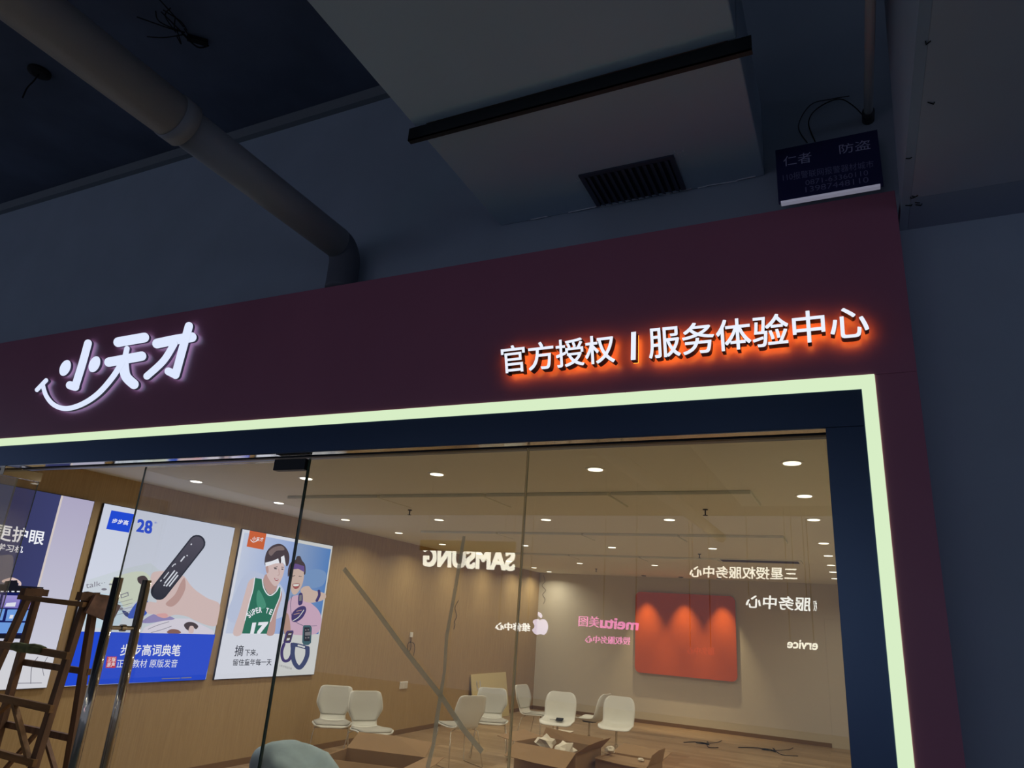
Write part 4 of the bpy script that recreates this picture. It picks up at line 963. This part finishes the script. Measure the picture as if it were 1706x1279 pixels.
# ================================================================== WOODEN LADDER
t = thing('wooden_step_ladder', 'old brown wooden step ladder standing just inside the open doorway', 'ladder', (-4.4, 3.5, 0))
M_LAD = mat('worn_dark_wood', (112, 84, 62), 0.8, noise=(3, 0.35, (6, 6, 1)), bump=0.4)
M_LAD2 = mat('worn_light_wood', (138, 104, 66), 0.8, noise=(3, 0.3, (1, 6, 6)), bump=0.4)
LY = 3.5
a = on(57, 988, 1, LY); b = on(152, 992, 1, LY)
zt = (a.z + b.z) / 2; xl, xr = a.x, b.x
SPR, WID = 0.20, 0.13
def leg_pt(side, front, z):
    k = (zt - z) / zt; x = xl - WID * k if side < 0 else xr + WID * k
    return Vector((x, LY + (-SPR if front else 0.07) * k + (-0.03 if front else 0.03), z))
for side in (-1, 1):
    for front in (1, 0):
        a_, b_ = leg_pt(side, front, 0.0), leg_pt(side, front, zt + 0.03)
        mid = (a_ + b_) / 2 + Vector((random.uniform(-.01, .01), random.uniform(-.01, .01), 0))
        Geo().beam(a_, mid, 0.055, 0.042, up=(0, 1, 0)).beam(mid, b_, 0.055, 0.042, up=(0, 1, 0), w2=0.05, h2=0.04).build('rail', M_LAD, t)
for px_y, wd in ((1000, 0.034), (1086, 0.046), (1176, 0.046), (1268, 0.042)):
    z = on(100, px_y, 1, LY - 0.1)[2]
    a_, b_ = leg_pt(-1, 1, z), leg_pt(1, 1, z)
    Geo().beam(a_ + Vector((-0.05, -0.035, 0)), b_ + Vector((0.05, -0.035, -0.015)), 0.03, wd, up=(0, 0, 1)).build('rung', M_LAD2, t)
z = 0.28
Geo().beam(leg_pt(-1, 1, z) + Vector((-.05, -.035, 0)), leg_pt(1, 1, z) + Vector((.05, -.035, 0)), 0.03, 0.045).build('rung', M_LAD2, t)
for z in (1.15, 0.72, 0.3):
    Geo().beam(leg_pt(-1, 0, z) + Vector((-0.03, 0.03, 0)), leg_pt(1, 0, z) + Vector((0.03, 0.03, 0)), 0.03, 0.042).build('rung', M_LAD, t)
za, zb_ = on(100, 1176, 1, LY)[2], on(100, 1268, 1, LY)[2]
la, ra = leg_pt(-1, 1, zb_), leg_pt(1, 1, zb_); mt_ = (leg_pt(-1, 1, za) + leg_pt(1, 1, za)) / 2
Geo().beam(mt_ + Vector((-0.02, -0.03, 0)), la + Vector((0, -0.03, 0)), 0.025, 0.035, up=(0, 1, 0)).build('brace', M_LAD2, t)
Geo().beam(mt_ + Vector((0.02, -0.03, 0)), ra + Vector((0, -0.03, 0)), 0.025, 0.035, up=(0, 1, 0)).build('brace', M_LAD2, t)
for side in (-1, 1):
    c = leg_pt(side, 0, 0.3); e = (leg_pt(-1, 0, 0.72) + leg_pt(1, 0, 0.72)) / 2
    Geo().beam(e + Vector((0.03 * side, 0.04, 0)), c + Vector((0, 0.04, 0)), 0.022, 0.03, up=(0, 1, 0)).build('brace', M_LAD, t)
# top cross members joining front and back rails on each side
Geo().beam((xl, LY - 0.09, zt), (xl, LY + 0.09, zt), 0.06, 0.05).build('top_block', M_LAD, t)
Geo().beam((xr + 0.01, LY - 0.10, zt), (xr + 0.01, LY + 0.12, zt - 0.01), 0.06, 0.055).build('top_block', M_LAD, t)
# painted board end on the right, cloth wrapped rung
Geo().beam((xr + 0.06, LY - 0.04, zt - 0.045), (xr + 0.075, LY + 0.17, zt - 0.11), 0.03, 0.13, up=(0, 0, 1)).build('painted_board', mat('painted_board', (120, 92, 78), 0.7, noise=(9, 0.7, (1, 1, 1))), t, label='weathered painted board nailed to the right top of the ladder')
z = on(100, 1086, 1, LY - 0.1)[2]; a_, b_ = leg_pt(-1, 1, z), leg_pt(1, 1, z)
g = Geo(); pts = [a_.lerp(b_, s) + Vector((0, -0.035, random.uniform(-.004, .0))) for s in (0.2, 0.3, 0.4, 0.5, 0.6, 0.68)]
g.tube(pts, [0.028, 0.034, 0.031, 0.035, 0.032, 0.026], 10).build('cloth_wrap', mat('green_cloth', (104, 114, 78), 0.95, noise=(20, 0.4, (1, 1, 1)), bump=0.5), t, label='green cloth wrapped around the second rung')

# ================================================================== PERSON
def skinned(name, nodes, edges, ma, parent, sub=2, root=0):
    me = bpy.data.meshes.new(name); me.from_pydata([n[0] for n in nodes], edges, []); me.update()
    o = bpy.data.objects.new(name, me); COL.objects.link(o)
    md = o.modifiers.new('skin', 'SKIN'); sv = me.skin_vertices[0].data
    for i, n in enumerate(nodes):
        r = n[1]; sv[i].radius = r if isinstance(r, tuple) else (r, r); sv[i].use_root = (i == root)
    md.use_smooth_shade = True
    s2 = o.modifiers.new('sub', 'SUBSURF'); s2.levels = sub; s2.render_levels = sub
    dg = bpy.context.evaluated_depsgraph_get(); ev = o.evaluated_get(dg); m2 = bpy.data.meshes.new_from_object(ev)
    bpy.data.objects.remove(o); m2.name = name; m2.materials.clear(); m2.materials.append(ma)
    m2.polygons.foreach_set('use_smooth', [True] * len(m2.polygons))
    o = bpy.data.objects.new(name, m2); COL.objects.link(o); o.parent = parent; return o
bk = on(492, 1238, 2, 0.86)      # top of the bent back
pt = thing('person', 'person bending over beside the open carton, in a grey-blue shirt', 'person', (bk.x, bk.y, 0), math.radians(-14))
# local frame: x = towards the head, y = away, z up
M_SKIN = mat('skin', (196, 150, 122), 0.6)
M_SHIRT = mat('grey_blue_shirt', (158, 178, 184), 0.9, noise=(7, 0.10, (1, 1, 1)), bump=0.35)
M_TROU = mat('dark_trousers', (58, 60, 68), 0.9)
N = [((-0.30, 0, 0.66), (0.13, 0.11)), ((-0.20, 0, 0.73), 0.125), ((-0.02, 0, 0.755), 0.135), ((0.16, 0, 0.72), 0.135), ((0.27, 0, 0.65), 0.07), ((0.34, 0, 0.60), 0.055), ((0.40, 0, 0.545), 0.085), ((0.44, 0, 0.47), 0.07),
     ((-0.27, -0.10, 0.58), 0.09), ((-0.06, -0.13, 0.40), 0.065), ((-0.22, -0.13, 0.08), 0.045), ((-0.12, -0.14, 0.035), 0.035), ((-0.03, -0.14, 0.03), 0.028),
     ((-0.27, 0.10, 0.58), 0.09), ((-0.06, 0.13, 0.40), 0.065), ((-0.22, 0.13, 0.08), 0.045), ((-0.12, 0.14, 0.035), 0.035), ((-0.03, 0.14, 0.03), 0.028),
     ((0.20, -0.17, 0.66), 0.06), ((0.28, -0.22, 0.45), 0.042), ((0.42, -0.15, 0.30), 0.03), ((0.47, -0.13, 0.26), (0.035, 0.018)),
     ((0.20, 0.17, 0.66), 0.06), ((0.28, 0.22, 0.45), 0.042), ((0.42, 0.15, 0.30), 0.03), ((0.47, 0.13, 0.26), (0.035, 0.018))]
E_ = [(0, 1), (1, 2), (2, 3), (3, 4), (4, 5), (5, 6), (6, 7), (0, 8), (8, 9), (9, 10), (10, 11), (11, 12), (0, 13), (13, 14), (14, 15), (15, 16), (16, 17),
      (3, 18), (18, 19), (19, 20), (20, 21), (3, 22), (22, 23), (23, 24), (24, 25)]
for base, sy in ((21, -1), (25, 1)):       # fingers
    bx = Vector(N[base][0])
    for k in range(4):
        o_ = (k - 1.5) * 0.017
        N.append(((bx.x + 0.035, bx.y + o_, bx.z - 0.03), 0.009)); i = len(N) - 1; E_.append((base, i))
        N.append(((bx.x + 0.05, bx.y + o_ * 1.1, bx.z - 0.07 + 0.006 * abs(k - 1)), 0.008)); E_.append((i, i + 1))
    N.append(((bx.x - 0.005, bx.y - sy * 0.04, bx.z - 0.03), 0.010)); i = len(N) - 1; E_.append((base, i))
    N.append(((bx.x + 0.012, bx.y - sy * 0.05, bx.z - 0.06), 0.009)); E_.append((i, i + 1))
skinned('body', N, E_, M_SKIN, pt)
S_ = [((-0.27, 0, 0.665), (0.17, 0.15)), ((-0.18, 0, 0.715), (0.185, 0.15)), ((-0.02, 0, 0.735), (0.20, 0.155)), ((0.14, 0, 0.70), (0.205, 0.15)), ((0.24, 0, 0.655), (0.12, 0.10)),
      ((0.20, -0.19, 0.65), 0.085), ((0.255, -0.23, 0.52), 0.07), ((0.20, 0.19, 0.65), 0.085), ((0.255, 0.23, 0.52), 0.07)]
sh = skinned('shirt', S_, [(0, 1), (1, 2), (2, 3), (3, 4), (3, 5), (5, 6), (3, 7), (7, 8)], M_SHIRT, pt, 3)
T_ = [((-0.32, 0, 0.64), (0.15, 0.13)), ((-0.27, -0.10, 0.57), 0.11), ((-0.06, -0.13, 0.40), 0.083), ((-0.20, -0.13, 0.13), 0.062), ((-0.27, 0.10, 0.57), 0.11), ((-0.06, 0.13, 0.40), 0.083), ((-0.20, 0.13, 0.13), 0.062)]
skinned('trousers', T_, [(0, 1), (1, 2), (2, 3), (0, 4), (4, 5), (5, 6)], M_TROU, pt)
from mathutils import noise as mn
for v in sh.data.vertices:
    c = v.co; n_ = v.normal if v.normal.length > 0 else Vector((0, 0, 1))
    k = mn.noise(Vector((c.x * 3.2, c.y * 9, c.z * 5))) * 0.016 + (1 - abs(mn.noise(Vector((c.x * 7 + c.y * 5, c.y * 2.5, c.z * 7)))) * 3) * 0.006
    v.co = c + n_ * k
skinned('hair', [((0.37, 0, 0.60), 0.075), ((0.425, 0, 0.56), 0.088), ((0.47, 0, 0.51), 0.06)], [(0, 1), (1, 2)], mat('black_hair', (24, 22, 22), 0.7), pt)

# ================================================================== FROSTED STRIPS ON THE GLASS
def tape(pts, wid, lab):  # pale half-transparent strip just in front of the pane
    YT = G - 0.0015; P3 = [on(x, y, 1, YT) for x, y in pts]; v = []; n = len(P3)
    for y_ in (YT, YT + 0.0012):
        for i, p in enumerate(P3):
            d = (P3[min(i + 1, n - 1)] - P3[max(i - 1, 0)]).normalized(); q = Vector((-d.z, 0, d.x)) * wid[i] / 2
            v += [Vector((p.x, y_, p.z)) + q, Vector((p.x, y_, p.z)) - q]
    f = []
    for i in range(n - 1):
        a = 2 * i; f.append((a, a + 1, a + 3, a + 2)); b = a + 2 * n; f.append((b + 2, b + 3, b + 1, b)); f += [(a, a + 2, b + 2, b), (a + 1, b + 1, b + 3, a + 3)]
    f += [(0, 2 * n, 2 * n + 1, 1), (2 * n - 2, 2 * n - 1, 4 * n - 1, 4 * n - 2)]
    return tag(mesh('frosted_strip', v, f, M_FROST), lab, 'tape')
ma = bpy.data.materials.new('frosted_pale'); ma.use_nodes = True; nt = ma.node_tree; b = nt.nodes['Principled BSDF']
b.inputs['Base Color'].default_value = (*lin((225, 232, 215)), 1); b.inputs['Roughness'].default_value = 0.5; b.inputs['Alpha'].default_value = 0.62
tl = nt.nodes.new('ShaderNodeBsdfTranslucent'); tl.inputs[0].default_value = (*lin((225, 232, 215)), 1)
mx = nt.nodes.new('ShaderNodeMixShader'); mx.inputs[0].default_value = 0.4
tr = nt.nodes.new('ShaderNodeBsdfTransparent'); mx2 = nt.nodes.new('ShaderNodeMixShader'); mx2.inputs[0].default_value = 0.42
b.inputs['Alpha'].default_value = 1
nt.links.new(b.outputs[0], mx.inputs[1]); nt.links.new(tl.outputs[0], mx.inputs[2])
nt.links.new(tr.outputs[0], mx2.inputs[1]); nt.links.new(mx.outputs[0], mx2.inputs[2]); nt.links.new(mx2.outputs[0], nt.nodes['Material Output'].inputs[0])
M_FROST = ma
tape([(573, 947), (620, 1008), (680, 1090), (735, 1160), (770, 1212), (803, 1252)], [0.018] * 6, 'frosted strip running diagonally down the glass to the right')
tape([(773, 893), (766, 935), (755, 1000), (744, 1060), (740, 1120), (728, 1195), (722, 1240), (712, 1279)], [0.012, 0.014, 0.013, 0.013, 0.011, 0.016, 0.013, 0.016], 'frosted strip running steeply down the glass, crossing the diagonal one')

# ================================================================== SIGNS OPPOSITE (seen mirrored in the glass)
YV = 12.0
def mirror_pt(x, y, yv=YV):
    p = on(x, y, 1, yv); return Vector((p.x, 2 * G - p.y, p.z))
def opp_sign(label, items, ma, name='shop_sign'):
    """items: (text, [TL, TR, BR, BL] of the real sign = right-to-left in the photo)"""
    c = mirror_pt(*items[0][1][0]); t = thing(name, label, 'sign', (c.x, c.y - 0.1, c.z)); t2 = t
    for s, q, bold in items:
        pts = [mirror_pt(*k) for k in q]
        v, f = text_quad(s, pts, bold, 0.0, 0.5)
        src = glyphs(s, bold, 0.5)[0]
        if s == items[0][0]:
            xs = [p.x for p in v]; zt_ = max(p.z for p in v)
            for xx in (min(xs) + 0.05, max(xs) - 0.05):
                Geo().tube([(xx, pts[0].y - 0.02, zt_ - 0.02), (xx, pts[0].y - 0.02, OC)], 0.006, 6).build('hanger_rod', M_BLACK, t)
        mesh('lettering', [p + Vector((0, 0.03 * (q_.z - 0.5), 0)) for p, q_ in zip(v, src)], f, ma, t)
    return t
ES = 9.0
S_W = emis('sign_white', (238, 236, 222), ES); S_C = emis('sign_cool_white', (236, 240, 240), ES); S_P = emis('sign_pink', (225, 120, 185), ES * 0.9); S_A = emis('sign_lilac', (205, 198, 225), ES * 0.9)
opp_sign('white lit latin lettering of the shop opposite, reflected mirrored in the glass', [('SAMSUNG', [(857, 917), (705, 909), (704, 943), (856, 951)], 0.03)], S_W)
sam = bpy.data.objects['shop_sign']
a_, b_ = mirror_pt(860, 921), mirror_pt(700, 922)
Geo().box((min(a_.x, b_.x), a_.y + 0.03, max(a_.z, b_.z) - 0.0), (max(a_.x, b_.x), a_.y + 0.05, max(a_.z, b_.z) + 0.2)).build('added_cover_bar', M_BLACK, sam)  # added unseen bar, blocks the glowing tops of the mirrored letters
opp_sign('white lit seven-character sign opposite, reflected mirrored below the ceiling lights', [('三星授权服务中心', [(1328, 945), (1149, 942), (1148, 961), (1328, 966)], 0.008)], S_W)
opp_sign('white lit service centre sign opposite, reflected mirrored beside the red panel', [('服务中心', [(1352, 995), (1243, 990), (1242, 1012), (1350, 1018)], 0.012), ('权', [(1361, 1000), (1355, 999), (1355, 1017), (1361, 1018)], 0.0)], S_C)
opp_sign('small white lit word opposite, reflected mirrored at the lower right', [('ervice', [(1363, 1067), (1312, 1065), (1311, 1079), (1362, 1083)], 0.02)], S_W)
opp_sign('pink lit shop name opposite, reflected mirrored left of the red panel', [('meitu', [(1064, 1033), (1000, 1027), (999, 1046), (1062, 1050)], 0.02), ('美图', [(998, 1027), (964, 1025), (963, 1043), (997, 1045)], 0.0), ('授权服务中心', [(1050, 1061), (975, 1058), (974, 1070), (1049, 1074)], 0.0)], S_P)
opp_sign('small white lit repair centre lettering opposite, reflected over the wood wall', [('维修中心', [(882, 1038), (825, 1036), (825, 1049), (882, 1052)], 0.008)], S_C)
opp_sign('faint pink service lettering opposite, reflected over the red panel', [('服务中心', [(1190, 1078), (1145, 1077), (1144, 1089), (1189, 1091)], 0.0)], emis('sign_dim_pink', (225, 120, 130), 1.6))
# apple-shaped emblem
cx, cy, s = 899, 1042, 13.0
ap = [(0, -9), (4, -11), (9, -10), (12, -6), (9.5, -2), (9.5, 3), (13, 7), (10, 12), (6, 15), (2, 14), (-2, 14), (-6, 15), (-10, 11), (-12.5, 4), (-12, -4), (-8, -10), (-3, -10.5)]
ap = [(-a_, b_) for a_, b_ in ap]
sc = 1.0
body = [(cx - a_ * -1 * sc * 0.98, cy + b_ * sc) for a_, b_ in ap]
pts = [(p.x, p.y) for p in spline([(a_, b_, 0) for a_, b_ in body], 3, True)]
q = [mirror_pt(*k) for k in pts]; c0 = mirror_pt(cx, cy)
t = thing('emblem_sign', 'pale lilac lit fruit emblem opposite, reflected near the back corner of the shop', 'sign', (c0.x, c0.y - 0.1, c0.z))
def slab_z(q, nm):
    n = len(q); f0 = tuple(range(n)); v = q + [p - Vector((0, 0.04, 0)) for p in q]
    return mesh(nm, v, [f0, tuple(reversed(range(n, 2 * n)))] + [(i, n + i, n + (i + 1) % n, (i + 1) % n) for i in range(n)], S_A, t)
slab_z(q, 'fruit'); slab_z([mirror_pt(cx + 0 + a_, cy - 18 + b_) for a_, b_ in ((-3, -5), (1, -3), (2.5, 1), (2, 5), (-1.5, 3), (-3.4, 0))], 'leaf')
